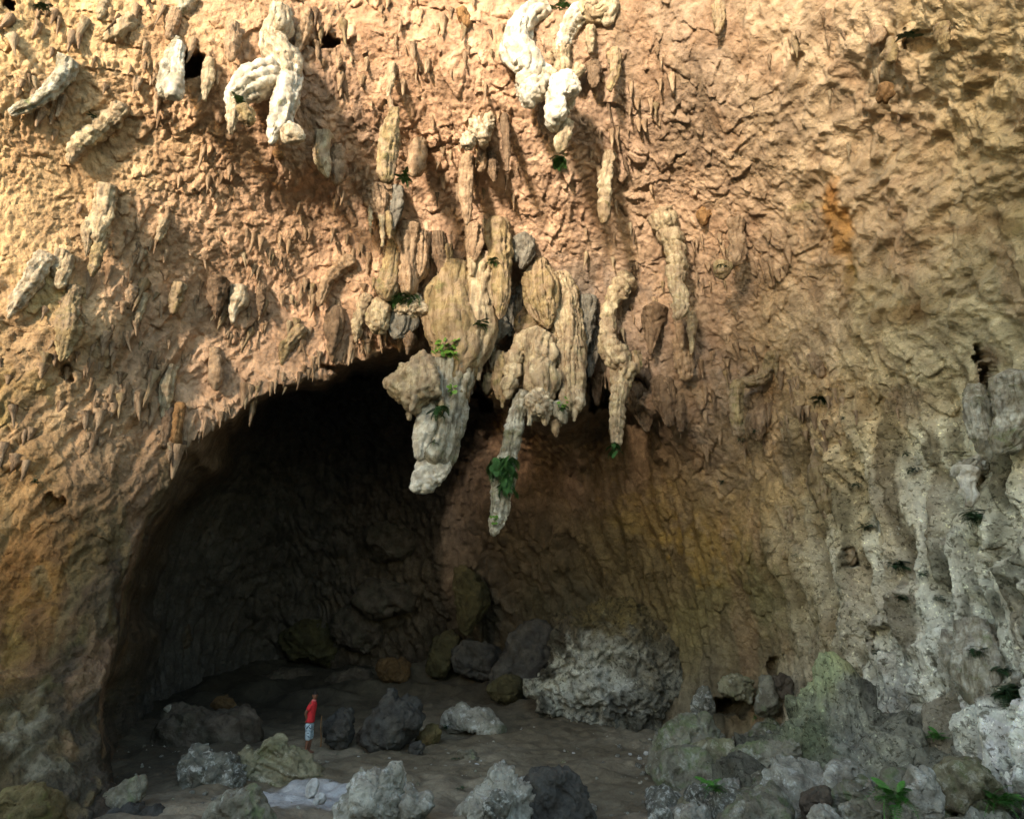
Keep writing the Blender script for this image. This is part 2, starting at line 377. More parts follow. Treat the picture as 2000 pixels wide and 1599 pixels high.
stain(1770,610,60,26,-8,(.20,.13,.05),.8); stain(1930,445,70,16,20,(.14,.09,.04),.8); stain(1840,452,50,10,0,(.24,.15,.07),.6)
stain(1640,770,150,60,10,(.30,.19,.09),.5); stain(1990,430,60,90,0,(.20,.18,.07),.5,.8); stain(1905,720,22,60,10,(.22,.15,.10),.7); stain(1990,770,22,60,0,(.14,.11,.09),.7)
stain(1770,780,40,40,0,(.24,.18,.13),.6); stain(1930,960,80,60,0,(.16,.15,.10),.6); stain(1650,1000,100,80,0,(.24,.22,.16),.5,.9)
stain(90,590,70,60,0,(.40,.33,.12),.5,.8); stain(30,760,60,60,0,(.40,.32,.10),.6,.8); stain(60,1440,60,70,0,(.30,.30,.23),.6,1.2); stain(30,1260,30,80,10,(.42,.30,.10),.5,1.0)
stain(110,1130,110,50,-40,(.30,.18,.05),.6,1.1); stain(160,1340,60,100,10,(.10,.10,.03),.6,1.0); stain(200,1200,40,100,15,(.16,.14,.04),.5,1.0)
stain(1280,1000,90,60,0,(.30,.20,.06),.5,.9); stain(1400,1060,80,90,0,(.30,.20,.05),.6,.9); stain(1480,1150,60,80,0,(.12,.12,.05),.5,1)
stain(1420,860,70,160,0,(.18,.16,.14),.4,1); stain(1560,880,20,90,0,(.20,.17,.14),.5,.8); stain(1130,560,120,60,0,(.20,.18,.16),.55,.8); stain(1000,620,70,130,0,(.20,.19,.17),.5,.8)
stain(650,150,90,90,0,(.22,.17,.13),.5,1); stain(690,250,60,70,0,(.24,.18,.14),.5,1)  # shade of the ceiling hollow, painted into the colour
# darker brown round the rim of the recess, low on the left
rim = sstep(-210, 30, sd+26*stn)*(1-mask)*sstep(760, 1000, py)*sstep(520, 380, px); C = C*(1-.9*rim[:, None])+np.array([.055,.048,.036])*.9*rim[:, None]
Cw = (1-lowright)*(1-mask); C *= np.stack([1-.0*Cw, 1-.06*Cw, 1-.08*Cw], -1)
# each scale of rock has a tone of its own; mineral streaks run down the faces
C *= (0.80+0.22*rB+0.26*rC+.14*(rD-.5))[:, None]
stk = fbm(Q*np.array([1, 1, .10]), .55, 3, 401, .6); stk2 = fbm(Q*np.array([1, 1, .14]), 1.1, 3, 411, .6)
m1 = sstep(.05, .42, stk)*np.clip(.22+lowright*.75+leftp*.6, 0, 1)*(1-mask); gz = (sstep(1480, 1850, px)*sstep(720, 1080, py))[:, None]; C = C*(1-.85*m1[:, None])+(np.array([.15,.115,.058])*(1-gz)+np.array([.115,.112,.078])*gz)*.85*m1[:, None]
m2 = sstep(.15, .6, stk2)*(.35-.2*lowright)*(1-mask); C = C*(1-m2[:, None])+np.array([.34,.205,.12])*m2[:, None]
m3 = sstep(.25, .6, -stk)*lowright*.6; C = C*(1-m3[:, None])+(np.array([.42,.35,.22])*(1-gz)+np.array([.56,.56,.48])*gz)*m3[:, None]
C *= (1+.28*lowright)[:, None]
C = np.clip(C, 0.01, 0.8)

ii = np.arange(NX*NY).reshape(NY, NX)
FA = np.stack([ii[:-1, :-1], ii[1:, :-1], ii[1:, 1:], ii[:-1, 1:]], -1).reshape(-1, 4)
# leave the sheet out where it lies well under the floor
low = (PW[:, 2] < -1.2)
FA = FA[~low[FA].all(1)]
crust_a = np.clip(0.12+lowright*.9+.35*leftp+.25*mask, 0, 1)
C = np.concatenate([C, crust_a[:, None]], 1)
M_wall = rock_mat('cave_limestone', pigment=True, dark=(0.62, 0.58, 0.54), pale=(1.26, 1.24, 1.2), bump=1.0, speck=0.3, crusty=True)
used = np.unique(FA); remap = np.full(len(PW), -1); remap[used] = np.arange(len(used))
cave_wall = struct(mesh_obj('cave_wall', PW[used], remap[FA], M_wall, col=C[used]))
cave_wall['label'] = 'pitted tan limestone ceiling and walls of the cave'

RW = np.linalg.norm(PW-CAM, axis=1).reshape(NY, NX)
PWG = PW.reshape(NY, NX, 3)
def wall(pxq, pyq):
    """wall point seen at a pixel (nearest grid vertex)"""
    i = int(np.clip(np.searchsorted(gx, pxq), 0, NX-1)); j = int(np.clip(np.searchsorted(gy, pyq), 0, NY-1))
    return PWG[j, i].copy()
def wall_front(pxq, pyq):
    """unrelieved ceiling surface at a pixel"""
    r = float(f_front(np.array([pxq]), np.array([pyq]))[0]); return CAM+rays(pxq, pyq)*r

# ------------------------------------------------------------------ floor and outside ground
FL = [ # x, y, z
 (0,-30,1.6),(-30,-30,1.2),(30,-30,2.0),(0,0,1.7),(-12,0,1.3),(14,0,2.2),(-5,7,0.8),(6,7,1.2),(12,8,1.7),(-14,10,0.7),
 (-10,15,-.05),(-4,14,0.05),(0,14,0.05),(4,14,0.15),(7,13.5,.5),(9.5,13,.75),(12,12.5,1.35),(15,12,1.9),
 (-9,20,.15),(-6.3,20,.1),(-2,19,0),(3,19,0),(7,18,.6),(9,17.5,1.2),(12,16,1.7),
 (-8,26,.35),(-3,26,.5),(2,25,.4),(6,24,.1),(10,22,.9),(-10,33,1.5),(-3,33,1.7),(3,32,1.8),(10,30,1.2),(-20,20,.5),(20,20,2.0),(0,45,1.5),(-20,45,1.5),(20,45,1.5)]
_ft = tps([(a*25, b*25) for a, b, c in FL], np.array([c for a, b, c in FL]))
def floor_base(x, y): return _ft(np.asarray(x, float)*25, np.asarray(y, float)*25)
def floor_z(x, y):
    x = np.atleast_1d(np.asarray(x, float)); y = np.atleast_1d(np.asarray(y, float))
    P = np.stack([x, y, np.zeros_like(x)], -1)
    rough = sstep(3.6, 6.5, x+.6*fbm(P, 2.5, 2, 199))
    z = floor_base(x, y)+(0.19+.30*sstep(24, 29, y))*fbm(P, 2.6, 3, 201)+0.075*fbm(P, 0.7, 3, 211)+0.016*fbm(P, 0.16, 2, 221)
    w_ = np.stack([fbm(P, .9, 2, 243), fbm(P, .9, 2, 245), np.zeros_like(x)], -1)*.25
    f1_, dz_, rv_, bd_ = cells((P+w_)*np.array([1, 1.4, 1]), 1.0, 247); g1_, dy_, gv_, gd_ = cells((P+w_)*np.array([1, 1.3, 1]), .38, 249)
    z += rough*(-.30+0.22*fbm(P, 1.3, 3, 231)+(.75*rv_**2*(1-f1_)*sstep(0, .15, bd_)+.30*gv_*(1-g1_)*sstep(0, .15, gd_)))+(1-rough)*(.09*rv_**3*(1-f1_)+.045*gv_**3*(1-g1_))
    pit, _ = worley(P, 1.1, 251); z -= 0.07*sstep(0.32, 0.05, pit)*(1-rough)
    return z
fx = np.concatenate([np.arange(-24, -13, .35), np.arange(-13, 15, .07), np.arange(15, 28, .35)])
fy = np.concatenate([np.arange(-30, 10, .5), np.arange(10, 24, .07), np.arange(24, 40, .2)])
FX, FY = np.meshgrid(fx, fy); fxr, fyr = FX.ravel(), FY.ravel()
fz = floor_z(fxr, fyr)
FP = np.stack([fxr, fyr, fz], -1)
t1 = sstep(-0.3, 0.5, fbm(FP, 3.0, 3, 261)); t2 = sstep(3.5, 9.0, fxr+1.5*fbm(FP, 2.0, 2, 271)); t3 = sstep(0.05, 0.5, fbm(FP, 0.8, 3, 281))
fc = np.array([.155, .130, .088])*(1-t1[:, None])+np.array([.25, .216, .155])*t1[:, None]
fc = fc*(1-.45*sstep(21, 27, fyr)[:, None])  # soil darkened towards the back: recess shade painted in
up_ = fz-floor_base(fxr, fyr)+.30*sstep(3.6, 6.5, fxr)          # outcrops stand out of the soil on the slope
rm_ = sstep(.08, .30, up_+.10*fbm(FP, .35, 3, 277))*t2
soil = np.array([.085, .076, .058]); rock = np.array([.33, .33, .27])*(1-t3[:, None])+np.array([.13, .15, .08])*t3[:, None]
t4 = sstep(.1, .45, fbm(FP, .5, 3, 283))[:, None]; rock = rock*(1-.7*t4)+np.array([.46, .46, .40])*.7*t4
fc = fc*(1-t2[:, None])+(soil*(1-rm_[:, None])+rock*rm_[:, None])*t2[:, None]
pier_shade = sstep(-5.5, -9, fxr+1.2*fbm(FP, 2.0, 2, 287))[:, None]; fc = fc*(1-.55*pier_shade)  # pier's shade painted into the soil colour by the left wall
ash = np.exp(-(((fxr+4.4)/1.5)**2+((fyr-15.6)/1.0)**2)); ash = sstep(.25, .75, ash+.3*fbm(FP, .6, 3, 291))
fc = fc*(1-ash[:, None])+np.array([.46, .47, .48])*ash[:, None]
jj = np.arange(len(fx)*len(fy)).reshape(len(fy), len(fx))
FFA = np.stack([jj[:-1, :-1], jj[:-1, 1:], jj[1:, 1:], jj[1:, :-1]], -1).reshape(-1, 4)
M_floor = rock_mat('cave_soil', pigment=True, crusty=True, dark=(0.7, 0.68, 0.66), pale=(1.25, 1.24, 1.2), bump=0.7, speck=0.35, scale=1.6, rough=0.95)
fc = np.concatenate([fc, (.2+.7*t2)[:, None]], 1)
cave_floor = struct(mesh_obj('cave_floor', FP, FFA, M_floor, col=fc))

# ground outside the cave mouth, to the horizon, plus an unseen ridge added towards the sun to shade the cave
ang = np.linspace(0, 2*math.pi, 97)[:-1]; rad = np.array([0, 26, 34, 45, 60, 75, 90, 110, 140, 200, 400, 1000, 2500.])
GV = []; 
hd = -SUN_AZ                                          # horizontal direction the light travels
ud = np.array([-SUN_AZ[1], SUN_AZ[0]]); ud = ud if ud[0] > 0 else -ud
def sun_blocker(u):                                         # crest of the added ridge, shaped to block sun, against u, metres to the right of the light's axis
    return np.interp(u, [-70, -21, -19, -17, -15, -13, -12, -6, 0, 2, 6, 60], [12.4, 12.4, 13.0, 15.4, 19.2, 21.2, 21.4, 21, 24.4, 23.4, 21.8, 22])
for r in rad:
    for a in ang:
        x, y = r*math.cos(a), -8+r*math.sin(a)
        z = 1.1 if r < 50 else 0.5
        GV.append((x, y, z-0.9))
GF = []
na = len(ang)
for i in range(len(rad)-1):
    for j in range(na): GF.append((i*na+j, i*na+(j+1) % na, (i+1)*na+(j+1) % na, (i+1)*na+j))
M_ground = rock_mat('valley_ground', base=(.10, .10, .055), alt=(.07, .09, .03), alt_amt=.8, alt_scale=.3, bump=.5, scale=.5)
GV = np.array(GV); near = (np.abs(GV[:, 0]) < 27) & (GV[:, 1] > -35) & (GV[:, 1] < 45)
GV[:, 2] = np.where(np.hypot(GV[:, 0], GV[:, 1]+8) < 30, -3.0, GV[:, 2])
struct(mesh_obj('valley_ground', GV, GF, M_ground))
hu = np.linspace(-70, 60, 131); hl = np.linspace(-34, 34, 46)
HV = []
HU, HL = np.meshgrid(hu, hl); HU = HU.ravel(); HL = HL.ravel()
hz = sun_blocker(HU)*np.exp(-(HL/12.0)**2)*sstep(-70, -40, HU)*sstep(60, 40, HU)
hpos = -hd[None]*50+ud[None]*HU[:, None]+hd[None]*HL[:, None]
HP = np.stack([hpos[:, 0], hpos[:, 1], hz-.6], -1)
HP[:, 2] += (hz > 1)*1.3*fbm(HP, 4.0, 3, 301)
kk = np.arange(len(hu)*len(hl)).reshape(len(hl), len(hu))
HF = np.stack([kk[:-1, :-1], kk[:-1, 1:], kk[1:, 1:], kk[1:, :-1]], -1).reshape(-1, 4)
struct(mesh_obj('sun_blocker', HP, HF, rock_mat('blocker_scrub', base=(.07, .09, .035), alt=(.10, .09, .05), bump=1.0, scale=.4)))
# ------------------------------------------------------------------ dripstone and boulder builders
def _grid_mesh(G, closed_u=True):
    """faces and outward normals of rings G[rows, cols, 3] closed in cols"""
    R, Cn = G.shape[:2]
    i = np.arange(R*Cn).reshape(R, Cn); j = np.roll(i, -1, axis=1)
    F4 = np.stack([i[:-1], j[:-1], j[1:], i[1:]], -1).reshape(-1, 4)
    return F4
def _ring_normals(G):
    du = np.roll(G, -1, 1)-np.roll(G, 1, 1); dv = np.gradient(G, axis=0)
    n = np.cross(dv, du); l = np.linalg.norm(n, axis=2, keepdims=True); n = n/(l+1e-9)
    cen = G.mean(1, keepdims=True); s = np.sign(((G-cen)*n).sum(2).mean()); return n*(s if s else 1)
def catmull(P, m):
    P = np.asarray(P, float); n = len(P)
    if n == 2: t = np.linspace(0, 1, m)[:, None]; return P[0]*(1-t)+P[1]*t
    Q = np.vstack([2*P[0]-P[1], P, 2*P[-1]-P[-2]])
    L = np.concatenate([[0], np.cumsum(np.linalg.norm(np.diff(P[:, :3], axis=0), axis=1)+1e-6)]); L /= L[-1]
    out = []
    for t in np.linspace(0, 1, m):
        k = min(n-2, int(np.searchsorted(L, t, side='right')-1)); u = (t-L[k])/(L[k+1]-L[k])
        a, b, c, d = Q[k], Q[k+1], Q[k+2], Q[k+3]
        out.append(0.5*((2*b)+(c-a)*u+(2*a-5*b+4*c-d)*u*u+(3*b-a-3*c+d)*u**3))
    return np.array(out)
_seed = [1000]
def sweep(name, pts, Y, mat, parent=None, origin=None, ell=1.0, flute=0.24, rings=0.0, ring_wl=0.35, lump=0.25, lump_wl=0.5,
          fine=0.035, seg=40, rows=None, hug=True, flake=.07):
    """a tapering dripstone body along pixels (px, py, half width px [, dy]) hung at world depth Y"""
    _seed[0] += 7; sd_ = _seed[0]
    C3 = []
    for p in pts:
        yy = Y+(p[3] if len(p) > 3 else 0)
        if hug: wy = wall(p[0], p[1])[1]; yy = min(yy, wy-0.35*p[2]*wy/F_PX)
        q = at_y(p[0], p[1], yy); C3.append([*q, p[2]*m_per_px(q)])
    C3 = np.array(C3)
    Ltot = np.linalg.norm(np.diff(C3[:, :3], axis=0), axis=1).sum()
    rmean = C3[:, 3].mean()
    rows = rows or int(np.clip(Ltot/(2*math.pi*max(rmean, .03)/seg)*0.9, 14, 150))
    S = catmull(C3, rows); c = S[:, :3]; r = np.maximum(S[:, 3], 0.012)
    T = np.gradient(c, axis=0); T /= np.linalg.norm(T, axis=1, keepdims=True)
    E1 = np.cross(T, np.array([0, 1.0, 0])); E1 /= np.linalg.norm(E1, axis=1, keepdims=True)+1e-9
    E2 = np.cross(T, E1)
    th = np.linspace(0, 2*math.pi, seg, endpoint=False)
    s = np.concatenate([[0], np.cumsum(np.linalg.norm(np.diff(c, axis=0), axis=1))])
    rr = r[:, None]*np.ones((1, seg))
    if rings: 
        z = np.zeros_like(s); ph = 2*math.pi*s/ring_wl+2.5*perlin(np.stack([s, z, z], -1), ring_wl*3, sd_)
        prof = np.abs(np.sin(ph/2))**0.6
        skew = 0.9*np.cos(th-sd_)[None]
        prof = np.abs(np.sin(ph[:, None]/2+skew*0.6))**0.55
        rr = rr*(1+rings*(prof-0.75))
    if flute:
        A = np.stack([np.cos(th)[None]*np.ones((rows, 1)), np.sin(th)[None]*np.ones((rows, 1)), s[:, None]*0.25*np.ones((1, seg))], -1).reshape(-1, 3)
        fl = (np.abs(perlin(A, 0.42, sd_+1))+.6*np.abs(perlin(A*np.array([1, 1, .6]), 0.2, sd_+12))).reshape(rows, seg)
        rr = rr*(1+flute*(fl*2-0.85))
    G = c[:, None]+rr[..., None]*(np.cos(th)[None, :, None]*E1[:, None]+ell*np.sin(th)[None, :, None]*E2[:, None])
    n = _ring_normals(G); P = G.reshape(-1, 3); Nn = n.reshape(-1, 3)
    rl = np.repeat(np.minimum(r, 1.0), seg)
    ll = .6*lump*rl*(1.1*fbm(P*np.array([1, 1, .7]), lump_wl*1.6, 2, sd_+2)+0.5*np.abs(fbm(P*np.array([1, 1, .7]), lump_wl, 2, sd_+5)))
    wf, _ = worley(P, max(.12, lump_wl*.4), sd_+3)
    ff = fine*0.45*(1-wf*1.3)+fine*1.1*fbm(P, 0.16, 3, sd_+4, .6)
    taper = np.repeat(np.clip(r/(.25*rmean+1e-6), .15, 1), seg)
    k1, kz, kr, kb = cells((P+.06*np.stack([perlin(P, .3, sd_+60), perlin(P, .3, sd_+61), perlin(P, .3, sd_+62)], -1))*np.array([1, 1, .3]), .15, sd_+8)
    fk = flake*(.2+kr)*(.5-k1*.7-kz*.8)*sstep(0, .12, kb+.03)*np.minimum(1, rl/.25)
    P = P+Nn*((ll+ff*taper+fk*taper)[:, None])
    F4 = _grid_mesh(P.reshape(rows, seg, 3))
    # close the tip with a rounded end, and the root
    P = np.vstack([P, c[-1]+T[-1]*r[-1]*0.8, c[0]-T[0]*r[0]*0.5])
    it = len(P)-2; lastr = (rows-1)*seg+np.arange(seg)
    tri = np.stack([lastr, np.roll(lastr, -1), np.full(seg, it), np.full(seg, it)], -1)
    fr = np.arange(seg); tri2 = np.stack([np.roll(fr, -1), fr, np.full(seg, it+1), np.full(seg, it+1)], -1)
    o = origin if origin is not None else c[0]
    return _make(name, P, F4, np.vstack([tri, tri2])[:, :3], mat, parent, o)
def _make(name, P, F4, T3, mat, parent, o, col=None):
    me = bpy.data.meshes.new(name); V = (P-np.asarray(o)).astype(np.float32)
    idx = np.concatenate([F4.ravel(), T3.ravel()]).astype(np.int32)
    st = np.concatenate([np.arange(len(F4))*4, len(F4)*4+np.arange(len(T3))*3]).astype(np.int32)
    me.vertices.add(len(V)); me.vertices.foreach_set('co', V.ravel())
    me.loops.add(len(idx)); me.loops.foreach_set('vertex_index', idx)
    me.polygons.add(len(st)); me.polygons.foreach_set('loop_start', st); me.polygons.foreach_set('use_smooth', np.ones(len(st), bool))
    me.update(calc_edges=True); me.validate()
    if col is not None and len(me.vertices) == len(col):
        ca = me.color_attributes.new('pigment', 'FLOAT_COLOR', 'POINT'); ca.data.foreach_set('color', col.astype(np.float32).ravel())
    me.materials.append(mat)
    ob = bpy.data.objects.new(name, me); COL.objects.link(ob)
    if parent is not None:
        ob.parent = parent
        ob.location = (0, 0, 0) if np.allclose(o, parent.location) else tuple(np.asarray(o)-np.array(parent.location))
    else: ob.location = tuple(o)
    return ob
_ICO = {}
def ico(k):
    if k not in _ICO:
        bm = bmesh.new(); bmesh.ops.create_icosphere(bm, subdivisions=k, radius=1.0); bm.verts.ensure_lookup_table()
        a_ = .37; R_ = np.array([[math.cos(a_), -math.sin(a_), 0], [math.sin(a_), math.cos(a_), 0], [0, 0, 1]])
        _ICO[k] = (np.array([v.co[:] for v in bm.verts])@R_.T, np.array([[v.index for v in f.verts] for f in bm.faces], np.int32)); bm.free()
    return _ICO[k]
def tri_normals(P, T):
    n = np.cross(P[T[:, 1]]-P[T[:, 0]], P[T[:, 2]]-P[T[:, 0]]); o = np.zeros_like(P)
    for i in range(3): 
        for c in range(3): o[:, c] += np.bincount(T[:, i], n[:, c], len(P))
    return o/(np.linalg.norm(o, axis=1, keepdims=True)+1e-12)
def inflate(name, outline, Y, mat, parent=None, origin=None, depth=0.8, lump=0.10, lump_wl=0.6, fine=0.03, strata=0.0, strata_tilt=(0, 0, 1), pits=0.0,
            nu=72, nv=36, flat=0.75, flutes=0.0, lean=0.0, cuts=0, pig=None, crust=.6, ang=.10):
    """a rock with the given outline (pixels) standing at world depth Y: own thickness, lumps, pits and bedding"""
    _seed[0] += 7; sd_ = _seed[0]
    O = np.array(outline, float); Q = at_y(O[:, 0], O[:, 1], Y)
    A2 = O; x, y = A2[:, 0], A2[:, 1]; xn, yn = np.roll(x, -1), np.roll(y, -1)
    cr = x*yn-xn*y; a = cr.sum()/2; cx = ((x+xn)*cr).sum()/(6*a); cy = ((y+yn)*cr).sum()/(6*a)
    cen = at_y(cx, cy, Y)
    rel = Q-cen; X2, Z2 = rel[:, 0], rel[:, 2]
    th = np.linspace(0, 2*math.pi, nu, endpoint=False)
    rho = np.zeros(nu)
    for i, t in enumerate(th):                       # radius of the outline along each direction
        d = np.array([math.cos(t), math.sin(t)]); best = 0
        for k in range(len(O)):
            p = np.array([X2[k], Z2[k]]); q = np.array([X2[(k+1) % len(O)], Z2[(k+1) % len(O)]]); e = q-p
            den = d[0]*e[1]-d[1]*e[0]
            if abs(den) < 1e-9: continue
            s = (p[0]*e[1]-p[1]*e[0])/den; u = (p[0]*d[1]-p[1]*d[0])/den
            if s > 0 and -1e-6 <= u <= 1+1e-6: best = max(best, s)
        rho[i] = best
    rho = (np.roll(rho, 1)+2*rho+np.roll(rho, -1))/4
    mr = rho.mean(); T = depth*mr
    D3, T3 = ico(7 if nu >= 190 else 6 if nu >= 120 else 5 if nu >= 56 else 4 if nu >= 24 else 3)
    sph0 = D3[:, 1]; cph0 = np.sqrt(np.maximum(0, 1-sph0**2)); ang0 = np.arctan2(D3[:, 2], D3[:, 0]) % (2*math.pi)
    rh = np.interp(ang0, np.append(th, 2*math.pi), np.append(rho, rho[0]))
    cph = cph0**flat; sph = np.sign(sph0)*np.abs(sph0)**flat; blend = cph**.5
    rad = (rh*blend+mr*(1-blend))*cph
    G = np.stack([cen[0]+rad*np.cos(ang0), Y+T*sph, cen[2]+rad*np.sin(ang0)], -1); G[:, 1] += lean*(G[:, 2]-cen[2])
    if cuts:                                          # broken faces: flatten against random planes
        rg_ = np.random.default_rng(sd_); rel3 = G-cen
        for k in range(cuts):
            nv_ = rg_.normal(size=3); nv_[1] = -abs(nv_[1])-.35; nv_ /= np.linalg.norm(nv_)
            dd = rel3@nv_; ex = np.maximum(0, dd-dd.max()*rg_.uniform(.72, .93)); G -= nv_*(ex*.9)[..., None]; rel3 = G-cen
    P = G; Nn = tri_normals(P, T3)
    wp = np.stack([perlin(P, lump_wl, sd_+20+k) for k in range(3)], -1)*lump_wl*.3
    h = lump*mr*(1.6*fbm(P, lump_wl*1.4, 2, sd_)+(.75-np.abs(fbm(P+wp, lump_wl*.7, 3, sd_+2, .6))*1.8)*.9)-.05*np.clip(1-np.abs(perlin(P+wp, lump_wl*.9, sd_+15))*9, 0, 1)
    wf, w2 = worley(P+wp, max(.13, lump_wl*.35), sd_+3); h += fine*.6*(0.9-wf*1.4)+fine*1.3*fbm(P, .17, 3, sd_+4, .6)
    k1, kz, kr, kb = cells((P+wp*.8)*np.array([1, 1, .8]), max(.3, lump_wl*.6), sd_+30); h += ang*mr*(.2+kr)*(.55-k1*.8-kz*.5)*sstep(0, .10, kb+.02)
    k1, kz, kr, kb = cells(P+wp*.5, .17, sd_+33); h += .045*min(1, mr/.4)*(.1+kr**1.5)*(.5-k1*.7-kz*.5)*sstep(0, .12, kb+.02)
    if strata:
        tv = np.array(strata_tilt, float); tv /= np.linalg.norm(tv); q = (P+wp*.35)@tv
        z = np.zeros_like(q); h += strata*(np.abs(perlin(np.stack([q, z, z], -1), .16, sd_+6))*1.8+perlin(np.stack([q, z+.2*P[:, 0], z], -1), .4, sd_+8)-.4)
    if pits:
        wq, _ = worley(P+wp, .30, sd_+9); h -= pits*sstep(.42, .12, wq)
    if flutes:
        h += flutes*(np.abs(perlin((P+wp*.4)*np.array([1, 1, .15]), .22, sd_+11))*1.8-.4)
    P = P+Nn*h[:, None]
    F4 = np.zeros((0, 4), np.int32)
    if origin is None:
        zb = P[:, 2].min(); origin = np.array([cen[0], Y, zb])
    col = None
    if pig: col = px_pigment(P, pig, crust, sd_)
    return _make(name, P, F4, T3, mat, parent, origin, col)
def px_pigment(P, tab, crust, sd_):
    """pigment of each vertex from places named by the pixel where they are seen"""
    r_ = P-CAM; zc = r_[:, 1]*cp+r_[:, 2]*sp; xs = CX+F_PX*r_[:, 0]/zc; ys = CY-F_PX*(-r_[:, 1]*sp+r_[:, 2]*cp)/zc
    j1 = fbm(P, .7, 3, sd_+40); j2 = fbm(P, .7, 3, sd_+44); sc_ = np.array([t[2] for t in tab]).mean()
    xs = xs+j1*sc_*.8; ys = ys+j2*sc_*.8
    acc = np.zeros((len(P), 3)); ws = np.zeros(len(P))
    for x_, y_, rr_, c_ in tab:
        w_ = 1/(1+((xs-x_)**2+(ys-y_)**2)/(.5*rr_)**2)**2.5; acc += w_[:, None]*np.array(c_); ws += w_
    return np.concatenate([acc/ws[:, None], np.full((len(P), 1), crust)], 1)
# ------------------------------------------------------------------ rock materials of the dripstone and boulders
M = dict(
 tan=rock_mat('tan_dripstone', (.43,.315,.215), alt=(.30,.22,.15), scale=1.4, flute=.5),
 ochre=rock_mat('ochre_dripstone', (.38,.30,.17), alt=(.26,.22,.11), dust=(.40,.29,.20), dust_amt=.6, lichen=(.13,.15,.05), lichen_amt=.4, scale=1.4, flute=.6),
 cream=rock_mat('cream_dripstone', (.58,.50,.35), alt=(.38,.31,.20), dust=(.38,.28,.19), dust_amt=.6, alt_amt=.7, lichen=(.26,.25,.12), lichen_amt=.3, scale=1.8, bump=1.0, flute=.5),
 white=rock_mat('white_coral_dripstone', (.62,.56,.44), alt=(.30,.25,.18), alt_amt=.75, alt_scale=1.6, dust=(.42,.31,.20), dust_amt=.5, flute=.3, scale=2.2, bump=1.0, speck=.5, dark=(.7,.68,.64)),
 chalk=rock_mat('chalk_white_dripstone', (.70,.67,.59), alt=(.28,.26,.22), alt_amt=.75, dust=(.40,.32,.22), dust_amt=.45, scale=2.4, bump=.9, speck=.45, dark=(.75,.75,.74), lichen=(.20,.24,.10), lichen_amt=.25),
 greyw=rock_mat('grey_white_dripstone', (.56,.55,.48), alt=(.28,.28,.23), alt_amt=.85, dust=(.33,.28,.18), dust_amt=.4, scale=2.0, speck=.5, lichen=(.20,.24,.10), lichen_amt=.45, flute=.4),
 grey=rock_mat('grey_dripstone', (.25,.24,.21), alt=(.16,.16,.14), scale=1.4, flute=.7),
 brown=rock_mat('brown_dripstone', (.24,.17,.115), alt=(.16,.12,.085), scale=1.4, flute=.8),
 rust=rock_mat('rust_brown_dripstone', (.34,.20,.09), alt=(.22,.13,.06), scale=1.6, flute=.5),
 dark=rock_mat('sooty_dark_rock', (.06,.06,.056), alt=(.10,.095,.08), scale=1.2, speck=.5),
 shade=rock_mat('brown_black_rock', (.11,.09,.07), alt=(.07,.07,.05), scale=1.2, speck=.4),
 moss=rock_mat('mossy_grey_boulder', (.22,.21,.165), alt=(.14,.15,.09), lichen=(.13,.17,.07), lichen_amt=.8, white=(.42,.42,.36), white_amt=.25, scale=1.2, speck=.6),
 bould=rock_mat('grey_limestone_boulder', (.34,.335,.29), alt=(.19,.19,.155), lichen=(.12,.14,.06), lichen_amt=.35, white=(.58,.58,.53), white_amt=.35, scale=1.2, speck=.6),
 pitted=rock_mat('pitted_black_white_rock', (.13,.13,.11), alt=(.19,.19,.15), white=(.42,.42,.37), white_amt=.6, scale=2.1, speck=.6),
 lichen=rock_mat('lichen_white_rock', (.15,.125,.08), alt=(.10,.09,.055), white=(.50,.50,.44), white_amt=1.2, scale=2.6, speck=.9),
 olive=rock_mat('olive_brown_rock', (.15,.12,.055), alt=(.10,.10,.04), lichen=(.16,.16,.05), lichen_amt=.6, scale=1.3, speck=.5),
 bed=rock_mat('bedded_olive_limestone', (.25,.235,.155), alt=(.13,.14,.07), lichen=(.12,.15,.05), lichen_amt=.5, white=(.48,.46,.36), white_amt=.25, scale=1.3, speck=.5),
 plaster=rock_mat('pale_ash_crust', (.55,.57,.57), alt=(.42,.43,.43), scale=2, bump=.5, speck=.3),
 shaded_olive=rock_mat('shaded_olive_rock', (.075,.068,.032), alt=(.05,.05,.03), scale=1.2, speck=.4),  # darker copy of olive, recess shade put into its colour
 shaded_rust=rock_mat('shaded_rust_rock', (.13,.08,.035), alt=(.08,.055,.03), scale=1.2, speck=.4),  # darker copy of rust, recess shade put into its colour
 pig=rock_mat('stained_limestone', pigment=True, crusty=True, dark=(.6,.58,.55), pale=(1.3,1.28,1.22), scale=1.2, speck=.4),
)
# ------------------------------------------------------------------ the hanging dripstone, each formation a thing
def root_y(px_, py_, off=0.0): return float(min(wall(px_, py_)[1], wall_front(px_, py_)[1]+0.3)-off)
def formation(name, label, parts, cat='stalactite', group=None, y=None, root=None):
    """parts: (part name, 's' or 'o', points, material, options); one part makes a single mesh thing"""
    r = root or parts[0][2][0][:2]
    Yr = y if y is not None else root_y(r[0], r[1])
    org = at_y(r[0], r[1], Yr)
    if len(parts) == 1:
        pn, kind, pts, mat, opt = parts[0]; opt = dict(opt); yo = opt.pop('yo', 0); opt.update({} if kind == 's' else dict(ang=opt.get('ang', .035)))
        ob = (sweep if kind == 's' else inflate)(name, pts, Yr+yo, M[mat], None, org, **opt)
        return tag(ob, label, cat, group)
    e = empty(name, tuple(org))
    for pn, kind, pts, mat, opt in parts:
        opt = dict(opt); yo = opt.pop('yo', 0); opt.update({} if kind == 's' else dict(ang=opt.get('ang', .035)))
        (sweep if kind == 's' else inflate)(pn, pts, Yr+yo, M[mat], e, org, **opt)
    return tag(e, label, cat, group)

